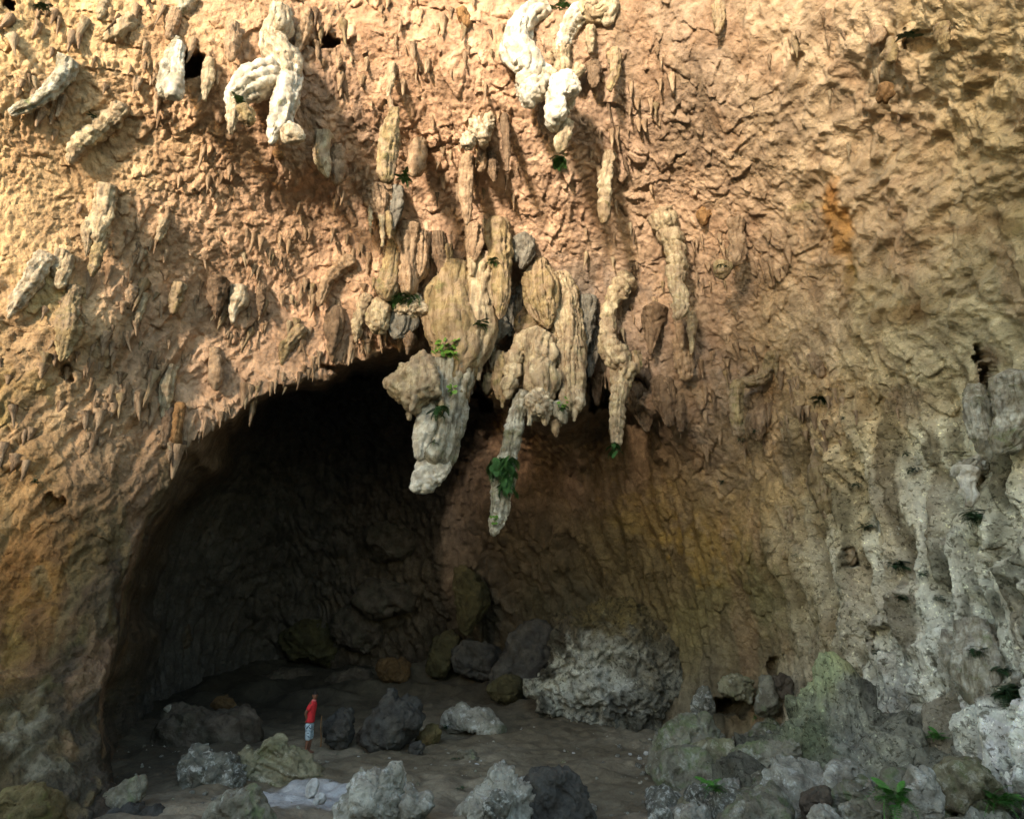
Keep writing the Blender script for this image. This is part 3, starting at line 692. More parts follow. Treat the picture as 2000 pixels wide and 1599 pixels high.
# -- the great cluster over the chamber's edge
formation('stalactite_cluster', 'largest hanging stalactite with a mushroom cap and a grey slab at its foot', [
 ('upper_body', 's', [(895,520,30),(888,570,46),(890,625,58),(893,680,58),(880,725,48),(868,770,42)], 'ochre', dict(lump=.35, lump_wl=.9, flute=.15, seg=64)),
 ('right_column', 's', [(948,500,20),(938,545,30),(932,600,34),(930,655,32),(918,700,24),(905,730,8)], 'cream', dict(flute=.25, lump=.2, seg=48, yo=-.15)),
 ('lower_shaft', 's', [(872,715,44),(872,770,40),(866,820,36),(856,870,34),(848,900,33)], 'greyw', dict(lump=.3, lump_wl=.6, seg=56, yo=-.2)),
 ('white_bulge', 's', [(840,785,14),(836,815,20),(831,845,22),(824,872,16),(820,895,8)], 'chalk', dict(lump=.3, lump_wl=.4, yo=-.55)),
 ('mushroom_cap', 'o', [(750,762),(756,748),(772,738),(790,718),(812,700),(830,694),(846,706),(856,735),(862,765),(857,783),(848,776),(836,790),(815,806),(800,803),(788,786),(768,776)], 'cream', dict(depth=.95, lump=.10, lump_wl=.5, flutes=.05, yo=-.75, nu=96, nv=48)),
 ('cap_drip', 's', [(806,745,8),(808,775,7),(803,804,3)], 'cream', dict(seg=16, yo=-1.35, hug=False)),
 ('slab', 'o', [(826,886),(848,878),(870,888),(880,905),(876,925),(862,944),(838,958),(812,965),(802,960),(803,940),(812,915)], 'chalk', dict(depth=.45, lump=.06, lump_wl=.5, yo=-.3, nu=80)),
 ('side_spine', 's', [(912,700,15),(905,750,13),(897,800,12),(890,840,10),(882,872,5)], 'grey', dict(flute=.4, lump=.15, seg=28, yo=.1)),
 ('back_drape', 's', [(918,520,30),(915,590,48),(910,660,46),(902,725,26),(895,760,8)], 'grey', dict(flute=.55, ell=.45, lump=.2, seg=72, yo=.3)),
 ('drip', 's', [(938,690,7),(936,715,6),(934,742,2)], 'cream', dict(seg=14, yo=-.1)), ('drip', 's', [(922,715,6),(921,740,5),(920,770,2)], 'grey', dict(seg=14)),
 ('drip', 's', [(846,700,6),(844,722,5),(843,738,2)], 'cream', dict(seg=14, yo=-.3)), ('drip', 's', [(862,775,6),(862,795,5),(861,812,2)], 'cream', dict(seg=14, yo=-.9, hug=False)),
 ('drip', 's', [(800,795,7),(799,808,5),(798,820,2)], 'cream', dict(seg=14, yo=-.9, hug=False)),
 ('spine_foot', 's', [(884,828,9),(882,850,10),(880,872,4)], 'ochre', dict(lump=.4, lump_wl=.2, seg=20, yo=-.05)),
], root=(905,520))
formation('stalactite', 'tapering tan stalactite with a fern tuft beside the largest stalactite', [
 ('stalactite', 's', [(968,430,20),(972,462,24),(976,500,21),(980,525,17),(979,550,17),(980,585,13),(977,610,8),(976,622,3)], 'ochre', dict(lump=.4, lump_wl=.45, rings=.12, ring_wl=.5))])
formation('stalactite', 'brown fluted shield-shaped stalactite with a pointed foot', [
 ('stalactite', 's', [(1056,505,9),(1054,530,22),(1056,562,29),(1060,595,28),(1066,622,17),(1070,641,4)], 'ochre', dict(flute=.45, lump=.15, ell=.7, seg=72))])
formation('stalactite_cluster', 'stepped cream cluster of fluted columns and bulbous domes', [
 ('fluted_column', 's', [(1092,535,16),(1104,575,24),(1108,625,26),(1110,690,26),(1113,745,23),(1114,785,25),(1112,806,14)], 'cream', dict(flute=.35, lump=.25, rings=.16, ring_wl=.8, seg=64)),
 ('back_drape', 's', [(1075,545,36),(1072,620,52),(1072,690,54),(1070,745,44),(1066,785,16)], 'ochre', dict(flute=.6, ell=.45, lump=.2, seg=84, yo=.3)),
 ('drip', 's', [(1098,795,7),(1097,815,5),(1096,832,2)], 'cream', dict(seg=14, yo=-.25)), ('drip', 's', [(1122,790,6),(1122,808,5),(1121,822,2)], 'cream', dict(seg=14, yo=-.2)),
 ('drip', 's', [(1036,800,7),(1035,815,5),(1034,830,2)], 'white', dict(seg=14, yo=-.6)), ('drip', 's', [(1030,725,8),(1029,748,7),(1027,772,2)], 'cream', dict(seg=16, yo=-.1)),
 ('drip', 's', [(982,760,6),(982,780,5),(981,796,2)], 'ochre', dict(seg=14)),
 ('column_foot', 's', [(1120,770,16),(1130,785,12),(1128,800,5)], 'white', dict(lump=.5, lump_wl=.25, seg=24, yo=-.2)),
 ('dome', 's', [(1062,655,24),(1052,675,36),(1050,705,36),(1048,728,22)], 'cream', dict(flute=.3, lump=.25, seg=64, yo=-.15)),
 ('dome', 's', [(1064,705,20),(1056,722,27),(1060,750,25),(1062,778,14),(1062,796,5)], 'cream', dict(flute=.4, lump=.3, seg=48, yo=-.45)),
 ('white_knob', 'o', [(1026,785),(1034,768),(1050,758),(1068,766),(1076,785),(1072,806),(1056,818),(1038,812)], 'white', dict(depth=.9, lump=.2, lump_wl=.35, yo=-.55, nu=64)),
 ('drip', 's', [(1062,800,12),(1064,815,8),(1066,830,3)], 'white', dict(lump=.4, lump_wl=.2, seg=18, yo=-.5)),
 ('drip', 's', [(1080,790,14),(1090,805,13),(1100,818,10),(1104,826,4)], 'greyw', dict(lump=.4, lump_wl=.2, seg=22, yo=-.4)),
 ('drip', 's', [(1084,822,8),(1085,838,8),(1086,852,3)], 'ochre', dict(lump=.4, lump_wl=.2, seg=18, yo=-.3)),
 ('beaded_arm', 's', [(1030,672,16),(1010,690,16),(1003,710,15),(1001,732,15),(994,752,15),(992,770,9),(990,778,3)], 'cream', dict(rings=.35, ring_wl=.42, lump=.3, yo=-.35)),
 ('thin_column', 's', [(974,688,9),(972,715,12),(972,750,10),(974,778,5)], 'ochre', dict(flute=.4, lump=.2, seg=28, yo=.1)),
 ('small_nub', 's', [(962,730,10),(954,748,12),(950,768,5)], 'ochre', dict(lump=.4, lump_wl=.3, seg=22, yo=.3)),
], root=(1092,540))
formation('stalactite', 'long pale stalactite with a thick skirt of green fern', [
 ('stalactite', 's', [(1030,770,17),(1018,790,16),(1010,812,13),(1006,835,16),(999,865,16),(992,895,17),(985,930,20),(981,965,18),(976,1000,16),(969,1025,11),(964,1045,4)], 'greyw', dict(rings=.16, ring_wl=.5, lump=.3, lump_wl=.35, seg=52))],
 y=root_y(1092,540)-.15)
formation('stalactite', 'ringed cream stalactite with an elbow bend over a dark hole', [
 ('upper_arm', 's', [(1232,545,20),(1210,566,19),(1194,590,13),(1189,618,13),(1186,650,15),(1192,678,20),(1210,700,22),(1222,716,12)], 'cream', dict(rings=.22, ring_wl=.28, lump=.35, lump_wl=.3, seg=48)),
 ('side_drape', 's', [(1235,690,12),(1240,710,13),(1246,728,5)], 'ochre', dict(flute=.5, seg=24, yo=.1)),
 ('lower_shaft', 's', [(1222,712,26),(1215,735,18),(1210,770,14),(1205,810,13),(1204,840,12),(1203,868,8),(1203,884,3)], 'cream', dict(rings=.16, ring_wl=.26, lump=.2, seg=44, yo=.15)),
])
formation('stalactite', 'knobbly beaded stalactite with stacked pale swellings', [
 ('stalactite', 's', [(1290,415,22),(1305,445,22),(1318,480,18),(1326,510,16),(1320,540,15),(1326,572,13),(1328,600,14),(1322,622,7)], 'cream', dict(rings=.35, ring_wl=.50, lump=.4, lump_wl=.3, seg=44))])
formation('stalactite', 'slender ringed stalactite ending in a mossy green tip', [
 ('shaft', 's', [(1192,300,13),(1186,325,11),(1182,355,12),(1181,385,12),(1180,405,11)], 'cream', dict(rings=.25, ring_wl=.25, lump=.25, seg=30)),
 ('mossy_tip', 's', [(1180,400,11),(1180,420,11),(1180,434,4)], 'ochre', dict(lump=.2, seg=24, yo=-.05))])
formation('stalactite', 'smooth carrot-shaped tan stalactite with a blunt tip', [
 ('stalactite', 's', [(914,308,14),(911,340,14),(910,375,14),(911,405,11),(912,425,8),(911,438,3)], 'tan', dict(lump=.12, fine=.02, flute=.12))])
formation('stalactite', 'tall greenish spindle-shaped stalactite below thin twisted stems', [
 ('spindle', 's', [(770,215,10),(765,245,15),(757,285,18),(753,325,17),(756,352,10)], 'ochre', dict(flute=.3, lump=.2)),
 ('stem', 's', [(758,180,5),(764,205,5),(770,230,7)], 'tan', dict(seg=16, lump=.2)),
 ('stem', 's', [(766,125,9),(763,160,6),(758,190,4)], 'cream', dict(seg=16, lump=.3))], root=(766,130))
formation('stalactite', 'short blocky stalactite hanging beside a fern clump', [
 ('stalactite', 's', [(820,275,13),(815,300,15),(814,325,14),(806,342,6)], 'tan', dict(lump=.3, flute=.2))])
formation('stalactite', 'greenish blade with a sharp lower edge under a fern clump', [
 ('stalactite', 's', [(776,365,10),(771,390,17),(768,415,16),(766,440,7),(766,448,3)], 'grey', dict(flute=.4, ell=.6))])
formation('stalactite', 'fan of thin tan fluted drips joined at the top', [
 ('fan', 's', [(735,365,22),(738,385,24),(742,405,17),(745,425,8)], 'tan', dict(flute=.6, lump=.3, ell=.6, seg=64)),
 ('drip', 's', [(726,400,5),(724,420,5),(723,442,2)], 'cream', dict(seg=14)),
 ('drip', 's', [(746,420,6),(747,445,5),(747,482,2)], 'cream', dict(seg=14)),
 ('drip', 's', [(758,415,6),(760,440,6),(761,465,3)], 'ochre', dict(seg=14))])
formation('stalactite_cluster', 'pair of pale fluted columns standing side by side above a fern ledge', [
 ('green_column', 's', [(772,450,9),(768,490,11),(764,525,16),(757,560,20),(754,580,12)], 'ochre', dict(flute=.3, lump=.15)),
 ('pale_column', 's', [(800,440,22),(796,480,20),(795,520,17),(797,555,17),(798,570,10)], 'tan', dict(flute=.35, lump=.15)),
 ('pale_column', 's', [(822,455,18),(821,490,16),(820,525,13),(813,548,6)], 'tan', dict(flute=.35, lump=.2, yo=.15))], root=(800,445))
formation('hanging_ledge', 'lumpy cream and grey ledge with a dark blade under a fern mat', [
 ('white_lump', 'o', [(714,630),(722,604),(738,584),(756,586),(764,606),(758,636),(746,652),(726,648)], 'cream', dict(depth=.8, lump=.1, lump_wl=.5, yo=-.2, nu=60)),
 ('ledge', 'o', [(760,595),(775,575),(810,575),(834,590),(836,606),(818,612),(806,622),(780,616)], 'white', dict(depth=.8, lump=.15, lump_wl=.4, yo=-.1, nu=60)),
 ('grey_blade', 's', [(785,605,16),(782,625,21),(778,645,18),(772,658,8)], 'grey', dict(flute=.5, ell=.4, seg=40, yo=-.05)),
 ('hanging_bud', 's', [(798,640,5),(798,655,10),(797,668,9),(796,682,4),(795,692,2)], 'brown', dict(lump=.3, seg=24, yo=.1))], root=(790,580), y=root_y(790,560)-.2, cat='rock ledge')
formation('stalactite', 'small twisted knotted stalactite at the chamber edge', [
 ('stalactite', 's', [(722,578,10),(710,592,10),(703,612,9),(698,632,9),(697,650,8),(695,668,3)], 'cream', dict(rings=.3, ring_wl=.28, lump=.4, lump_wl=.2, seg=28))])
formation('stalactite', 'ringed brown stalactite curving down like a finger', [
 ('stalactite', 's', [(690,508,14),(668,520,14),(648,540,12),(634,562,11),(627,582,9),(622,598,3)], 'tan', dict(rings=.2, ring_wl=.2, lump=.15, seg=36))])
formation('stalactite', 'paired brown icicle drips right of the pale columns', [
 ('icicle', 's', [(858,455,12),(861,490,11),(863,520,8),(864,542,3)], 'brown', dict(flute=.4, lump=.3)),
 ('icicle', 's', [(876,480,8),(874,515,8),(872,545,7),(871,555,3)], 'ochre', dict(flute=.4, lump=.3))])
formation('stalactite', 'tan fluted drape with a small cream bud at its tip', [
 ('drape', 's', [(928,440,16),(926,470,15),(922,500,10),(920,512,6)], 'tan', dict(flute=.6, ell=.6, seg=44)),
 ('bud', 's', [(920,505,6),(921,520,8),(920,538,3)], 'cream', dict(lump=.3, seg=20))])
formation('stalactite', 'grey folded hood draping beside the shield-shaped stalactite', [
 ('hood', 's', [(1015,462,14),(1025,485,20),(1024,505,12),(1018,524,3)], 'grey', dict(lump=.35, flute=.2)),
 ('hood', 's', [(1000,470,12),(1006,488,9),(1008,512,3)], 'grey', dict(lump=.3, seg=24))])
cur = ['between the brown shield and the tapering tan stalactite', 'just under the tapering tan stalactite', 'right of the fluted cream column', 'between the two pale clusters above a black hole', 'over the black hole right of the cream column']
drp = ['right of the elbow-bent stalactite tip', 'between the wide drape and the narrow drape', 'narrowest of the brown drapes, by the ceiling edge', 'beside the black hole left of the elbow-bent stalactite']
for k, pp in enumerate(([(1020,560,14),(1018,600,12),(1014,640,5)], [(1000,580,10),(998,620,10),(996,655,4)], [(1150,580,16),(1146,640,14),(1142,680,5)], [(970,590,9),(966,640,10),(960,690,6)], [(1160,640,14),(1158,690,12),(1150,735,5)])):
    formation('dripstone_curtain', 'dull grey fluted curtain '+cur[k], [('dripstone_curtain', 's', pp, 'grey', dict(flute=.6, ell=.6, lump=.25, seg=36))], cat='dripstone', group='grey curtains between the pale clusters')
for k, pp in enumerate(([(1235,735,22),(1246,770,22),(1258,805,18),(1265,840,6)], [(1290,740,20),(1300,785,18),(1306,830,8)], [(1325,770,14),(1328,810,12),(1330,842,5)], [(1160,700,12),(1164,745,10),(1166,790,4)])):
    formation('dripstone_curtain', 'dark brown fluted drape '+drp[k], [('dripstone_curtain', 's', pp, 'brown', dict(flute=.5, ell=.5, lump=.25, seg=40))], cat='dripstone', group='brown drapes along the right ceiling edge')
formation('stalactite', 'smooth funnel-shaped stalactite narrowing to a thin tip', [('stalactite', 's', [(1278,600,26),(1277,625,22),(1274,650,12),(1272,672,8),(1270,692,3)], 'brown', dict(flute=.3, lump=.1))])
formation('stalactite', 'short thick ringed stump with a flat broken end', [('stalactite', 's', [(1330,660,17),(1333,690,16),(1337,715,15),(1340,738,12)], 'tan', dict(rings=.15, ring_wl=.25, lump=.2))])
formation('stalactite', 'thin cream double drip beside the ringed stump', [
 ('drip', 's', [(1352,610,8),(1352,640,9),(1351,670,5),(1350,692,2)], 'cream', dict(seg=20)), ('drip', 's', [(1326,625,7),(1328,650,7),(1332,680,3)], 'tan', dict(seg=20))])
formation('stalactite', 'tan trunk-like stalactite bent over a mossy cup', [
 ('trunk', 's', [(1438,430,16),(1440,460,14),(1442,490,16),(1436,512,14)], 'tan', dict(rings=.15, ring_wl=.3, lump=.3)),
 ('mossy_cup', 'o', [(1396,516),(1406,510),(1424,514),(1428,530),(1416,546),(1402,536)], 'ochre', dict(depth=.9, lump=.15, nu=48))])
formation('stalactite', 'pale orange spade-shaped flake on the ceiling', [('stalactite', 'o', [(1360,415),(1374,402),(1396,402),(1398,416),(1384,430),(1374,442)], 'rust', dict(depth=.5, lump=.1, nu=48))])
# -- upper left
formation('dripstone_mass', 'chalk white lumpy dripstone with two legs and a fern on its left foot', [
 ('trunk', 's', [(548,15,16),(546,50,24),(537,75,22),(545,100,30),(556,125,30),(562,155,24)], 'white', dict(lump=.45, lump_wl=.45, seg=56)),
 ('leg', 's', [(566,140,26),(562,180,24),(556,215,22),(546,245,20),(534,262,10),(528,280,3)], 'chalk', dict(lump=.4, lump_wl=.4, seg=48)),
 ('arm', 's', [(545,140,24),(510,155,28),(480,172,24),(455,192,18),(450,205,8)], 'chalk', dict(lump=.4, lump_wl=.4, seg=52, yo=-.15)),
 ('toe', 's', [(458,200,12),(454,230,10),(451,250,6),(450,262,3)], 'white', dict(lump=.3, seg=26, yo=-.2)),
 ('mossy_knob', 'o', [(466,212),(480,205),(494,212),(496,232),(484,244),(470,236)], 'ochre', dict(depth=.9, lump=.12, nu=48, yo=-.4)),
 ('foot', 's', [(556,250,14),(572,262,20),(590,268,10)], 'white', dict(lump=.3, seg=36)),
 ('back_column', 's', [(600,20,10),(596,55,12),(588,80,10),(580,105,5)], 'tan', dict(lump=.3, seg=28, yo=.2)),
], cat='dripstone', root=(556,60))
formation('stalactite', 'white and grey blade beside a small black hole in the ceiling', [
 ('grey_half', 's', [(350,78,8),(340,105,14),(330,140,17),(322,175,14),(316,188,5)], 'greyw', dict(lump=.25, seg=36)),
 ('white_half', 's', [(354,85,8),(348,115,9),(346,150,11),(338,178,16),(326,190,6)], 'chalk', dict(lump=.3, seg=32, yo=-.2))])
formation('stalactite', 'grey and green branch-like stalactite jutting sideways', [
 ('stalactite', 's', [(135,118,16),(122,150,14),(98,178,12),(68,200,11),(40,212,10),(22,222,5)], 'greyw', dict(lump=.3, lump_wl=.3, seg=36, hug=True))])
formation('stalactite', 'slanting stack of crusty ringed lobes', [
 ('stalactite', 's', [(242,208,14),(222,230,16),(200,250,14),(175,268,17),(152,288,14),(142,306,9),(137,320,3)], 'cream', dict(rings=.3, ring_wl=.3, lump=.4, lump_wl=.25, seg=40))])
formation('stalactite', 'broad pale fluted blade broken into several ends', [
 ('blade', 's', [(214,365,16),(206,400,17),(200,430,14),(192,462,10),(190,475,4)], 'cream', dict(flute=.35, seg=36)),
 ('blade', 's', [(184,430,13),(176,455,13),(172,480,6),(168,500,2)], 'cream', dict(flute=.35, seg=32)),
 ('blade', 's', [(204,455,10),(192,490,9),(184,520,7),(180,538,3)], 'ochre', dict(flute=.3, seg=28, yo=.1))])
formation('stalactite', 'white ringed tusk leaning out beside the pale wall', [
 ('stalactite', 's', [(92,498,15),(76,522,17),(62,548,17),(45,572,14),(34,590,13),(22,610,6),(16,622,2)], 'white', dict(rings=.18, ring_wl=.3, lump=.2, seg=40))])
formation('stalactite', 'greenish fluted spur ending in a bulb', [
 ('stalactite', 's', [(148,560,13),(140,595,15),(138,635,20),(130,670,14),(120,704,4)], 'ochre', dict(flute=.35, lump=.3, lump_wl=.4, seg=40))])
formation('stalactite', 'pale knuckle of drips next to the ringed tusk', [
 ('drip', 's', [(122,490,12),(114,520,11),(105,540,4)], 'cream', dict(flute=.3, seg=26)), ('drip', 's', [(136,500,10),(128,530,9),(116,555,9),(113,562,3)], 'cream', dict(flute=.3, seg=26))])
small = [
 ('thin yellow icicle hanging alone on the ceiling', [(282,575,9),(276,600,8),(268,625,5),(265,638,2)], 'cream'),
 ('stubby hooked tan drip left of the thin yellow icicle', [(262,560,10),(255,580,9),(248,600,6)], 'tan'),
 ('forked tan drip with a cleft foot', [(352,555,13),(344,585,13),(338,612,5)], 'ochre'),
 ('wide brown funnel drip with a needle point', [(428,545,20),(424,580,14),(422,605,6),(421,622,2)], 'brown'),
 ('pale cream foot-shaped knob with a single toe drip', [(468,560,14),(466,585,19),(458,602,10),(455,618,5),(454,630,2)], 'white'),
 ('brown icicle between the cream foot knob and the finger stalactite', [(512,555,8),(510,590,8),(508,618,2)], 'brown'),
 ('forked tan claw hanging over the chamber edge', [(590,640,14),(570,662,12),(556,680,12),(552,700,5),(551,712,2)], 'ochre'),
 ('smooth long tan lobe above the chamber edge', [(418,680,8),(420,715,11),(421,745,13),(420,760,5)], 'tan'),
 ('brown leaf-shaped lobe hanging at the chamber edge', [(655,600,12),(652,640,16),(650,670,10),(646,692,3)], 'brown'),
 ('rust orange square-ended column at the chamber edge', [(352,790,9),(346,825,10),(340,865,10)], 'rust'),
 ('rust brown square-ended column beside another at the chamber edge', [(332,800,8),(326,835,9),(320,872,7)], 'brown'),
 ('stepped cream column below the pale fluted blade', [(335,715,12),(326,750,14),(322,790,10),(318,815,4)], 'cream'),
 ('crusty green-tipped stalactite dotted with holes', [(322,430,9),(316,450,9),(308,470,5)], 'cream'),
 ('club-shaped tan stalactite below the black ceiling hole', [(410,118,10),(408,145,10),(402,172,8),(399,196,3)], 'cream'),
 ('orange-tipped tan tooth near the white dripstone', [(456,45,8),(454,80,12),(452,108,8),(450,120,3)], 'tan'),
 ('pale stem jutting down at the picture of the upper ceiling', [(206,-5,8),(198,20,7),(193,38,3)], 'cream'),
 ('grey stub with a cut end high on the ceiling', [(375,-8,14),(362,10,11),(350,27,6)], 'greyw'),
 ('ridged slanting flake with a white point', [(262,40,14),(238,58,13),(212,74,8),(205,80,3)], 'cream'),
 ('yellowish long column hanging left of the white lumpy dripstone', [(345,20,10),(338,50,10),(330,75,6)], 'tan'),
 ('cream lumpy drip under the dark ceiling hollow', [(632,260,14),(628,300,12),(634,325,14),(640,345,5)], 'cream'),
 ('second cream lumpy drip under the dark ceiling hollow', [(660,290,14),(662,330,15),(658,360,6)], 'tan'),
 ('orange rounded nub poking from the ceiling', [(536,298,5),(545,303,9),(552,300,7)], 'rust'),
 ('rust red stub poking from the ceiling above the hanging carrot', [(900,20,10),(908,38,10),(912,50,8)], 'rust'),
 ('tooth-shaped cream drip right of the white ringed mass', [(1152,55,10),(1152,85,7),(1153,104,2)], 'cream'),
 ('brown feathered drip right of the white ringed mass', [(1158,125,13),(1160,150,12),(1162,170,6)], 'brown'),
 ('ochre bent drip right of the feathered brown drip', [(1200,100,12),(1200,140,9),(1192,165,9),(1190,177,4)], 'ochre'),
 ('thick brown icicle under the white ringed mass', [(1058,205,12),(1062,235,10),(1066,262,4)], 'brown'),
 ('brown icicle under the small white skull-shaped lump', [(940,290,9),(942,320,8),(938,335,3)], 'tan'),
 ('long slim brown icicle beside the white skull-shaped lump', [(985,225,7),(988,260,8),(990,300,7),(992,334,2)], 'brown'),
 ('bare brown icicle over the smooth carrot stalactite', [(958,300,9),(962,330,9),(966,355,3)], 'brown'),
 ('yellow blade on the ceiling of the smooth right-hand face', [(1402,8,10),(1405,40,9),(1402,66,4)], 'ochre'),
]
for lab, pp, mt in small:
    lab = lab.replace('jutting down at the picture of the upper ceiling', 'jutting down beside the slanting flake with a white point')
    formation('stalactite', lab, [('stalactite', 's', pp, mt, dict(flute=.3, lump=.3, lump_wl=.3, seg=28, rows=36))], group='small stalactites under the ceiling')
# -- the white mass at top centre
formation('dripstone_mass', 'white lumpy dripstone curling round a gap with a fern at its tail', [
 ('arch', 's', [(1064,10,17),(1040,28,21),(1020,50,22),(1010,80,25),(1018,108,31),(1034,130,30),(1030,152,25),(1014,158,10)], 'chalk', dict(lump=.35, lump_wl=.35, seg=52, yo=-.2)),
 ('web', 'o', [(1052,30),(1080,20),(1100,40),(1100,75),(1090,100),(1084,130),(1060,118),(1044,95),(1046,62)], 'cream', dict(depth=.5, lump=.12, lump_wl=.5, nu=64, yo=.25)),
 ('lower_lobe', 'o', [(1008,158),(1032,148),(1070,136),(1080,152),(1066,180),(1040,204),(1022,204),(1012,184)], 'chalk', dict(depth=.8, lump=.12, lump_wl=.4, nu=64)),
 ('right_arm', 's', [(1150,18,14),(1128,30,19),(1112,52,17),(1101,80,14),(1096,100,10),(1097,110,3)], 'chalk', dict(lump=.3, lump_wl=.3, seg=40, yo=-.15)),
 ('far_lobe', 's', [(1130,15,20),(1148,22,22),(1165,30,18),(1180,20,16),(1195,12,14)], 'cream', dict(lump=.45, lump_wl=.35, seg=44)),
 ('lobe_tip', 's', [(1192,0,16),(1190,25,14),(1184,42,10),(1182,50,4)], 'white', dict(lump=.3, seg=32, yo=-.1)),
 ('stem', 's', [(1096,95,16),(1098,120,14),(1100,142,16)], 'cream', dict(lump=.4, lump_wl=.3, seg=36)),
 ('white_head', 'o', [(1070,182),(1078,160),(1096,144),(1112,150),(1134,172),(1126,190),(1106,205),(1104,232),(1088,250),(1070,240),(1068,210)], 'chalk', dict(depth=.8, lump=.14, lump_wl=.4, nu=72, yo=-.3)),
 ('side_knob', 's', [(1118,150,10),(1130,138,11),(1136,130,6)], 'cream', dict(lump=.3, seg=26)),
 ('cross_knob', 's', [(1085,148,9),(1066,142,10),(1054,144,6)], 'white', dict(lump=.3, seg=26, yo=-.2)),
 ('tail', 's', [(1106,240,13),(1102,262,12),(1096,282,13),(1092,295,7)], 'cream', dict(lump=.35, lump_wl=.3, seg=34)),
], cat='dripstone', root=(1098,100))
formation('dripstone_mass', 'small white skull-shaped lump on the ceiling', [
 ('lump', 'o', [(912,262),(918,240),(934,226),(952,214),(968,218),(974,228),(962,246),(958,272),(944,284),(930,276)], 'white', dict(depth=.8, lump=.15, lump_wl=.35, nu=64)),
 ('lump', 'o', [(900,286),(902,272),(914,258),(928,268),(926,282),(914,292)], 'white', dict(depth=.8, lump=.15, lump_wl=.3, nu=48, yo=-.2))], cat='dripstone', root=(940,250))
formation('dripstone_mass', 'ochre and grey nodules round a dark hollow near the smooth face', [
 ('nodule', 'o', [(1700,60),(1715,52),(1728,66),(1722,88),(1706,84)], 'tan', dict(depth=.8, nu=40, lump=.15)),
 ('nodule', 'o', [(1736,70),(1750,90),(1748,120),(1736,124),(1726,100)], 'ochre', dict(depth=.8, nu=40, lump=.15)),
 ('nodule', 's', [(1838,48,12),(1840,75,11),(1850,100,7)], 'ochre', dict(lump=.4, seg=26)),
 ('nodule', 'o', [(1710,178),(1722,160),(1738,164),(1746,190),(1730,206),(1716,200)], 'rust', dict(depth=.8, nu=40, lump=.15))], cat='dripstone', root=(1715,70))
# -- right-hand wall
formation('stalactite', 'bone-like white stalactite with a hooked shoulder on the pale right wall', [
 ('shoulder', 'o', [(1858,926),(1866,908),(1894,896),(1926,880),(1938,888),(1924,908),(1918,928),(1896,932),(1874,936)], 'greyw', dict(depth=.8, lump=.1, nu=64, yo=-.2)),
 ('shaft', 's', [(1892,915,20),(1890,945,14),(1894,968,12),(1892,988,4)], 'chalk', dict(lump=.25, seg=36, yo=-.25))], root=(1900,890))
formation('dripstone_mass', 'pale elephant-foot lobe bulging from the right wall', [
 ('lobe', 's', [(1976,735,34),(1985,790,36),(1978,830,30),(1962,862,26),(1948,880,10)], 'greyw', dict(lump=.2, lump_wl=.6, seg=60))], cat='dripstone')
formation('dripstone_mass', 'smooth pale column running down the right wall to the bone-like stalactite', [
 ('column', 's', [(1905,760,16),(1908,800,20),(1918,840,22),(1930,880,18),(1934,900,8)], 'greyw', dict(lump=.25, lump_wl=.5, seg=44))], cat='dripstone')
formation('dripstone_mass', 'round beehive knob on the right wall beside a fern', [('knob', 'o', [(1778,896),(1790,880),(1808,884),(1818,904),(1812,922),(1796,926),(1782,916)], 'greyw', dict(depth=.8, lump=.12, nu=56))], cat='dripstone')
formation('dripstone_mass', 'arched yellowish rib over a dark notch in the wall', [
 ('rib', 's', [(1512,690,13),(1505,715,13),(1490,738,13),(1465,745,11),(1448,740,4)], 'ochre', dict(lump=.3, lump_wl=.4, seg=36)),
 ('leg', 's', [(1440,745,12),(1438,800,12),(1444,850,8)], 'ochre', dict(rings=.15, ring_wl=.25, lump=.3, seg=36))], cat='dripstone', root=(1500,720))
for lab, pp, mt in (
 ('crusty tan column of flat scales beside the yellowish rib', [(1470,770,18),(1482,800,16),(1476,835,16),(1482,858,7)], 'tan'),
 ('yellow ringed rib with a white foot on the wall', [(1538,990,12),(1542,1030,11),(1546,1075,9),(1530,1085,6)], 'ochre'),
 ('white lumpy drip with an orange stain under it on the wall', [(1668,1040,12),(1664,1075,12),(1656,1098,8)], 'cream'),
 ('stout pale rib on the wall above the flowstone mound', [(1740,960,22),(1744,1010,26),(1750,1060,24),(1752,1100,10)], 'greyw'),
 ('lumpy pale rib between ferns on the wall', [(1608,880,22),(1606,920,22),(1612,970,20),(1618,1010,8)], 'ochre'),
 ('tan stub with a rounded base next to the dark fern hole', [(1590,690,12),(1600,715,14),(1606,735,8)], 'tan'),
 ('long pale drape hanging near the foot of the right wall', [(1862,1240,22),(1866,1300,26),(1858,1340,12),(1858,1362,3)], 'greyw'),
 ('broad pale apron swelling out near the foot of the right wall', [(1905,1220,26),(1916,1290,40),(1912,1345,34),(1896,1362,10)], 'greyw'),
 ('yellow stained knob with a pale drip on the right wall', [(1832,1045,14),(1850,1065,14),(1866,1085,9)], 'greyw'),
):
    formation('wall_rib', lab, [('wall_rib', 's', pp, mt, dict(flute=.25, lump=.3, lump_wl=.4, seg=40))], cat='dripstone', group='ribs on the right-hand wall')

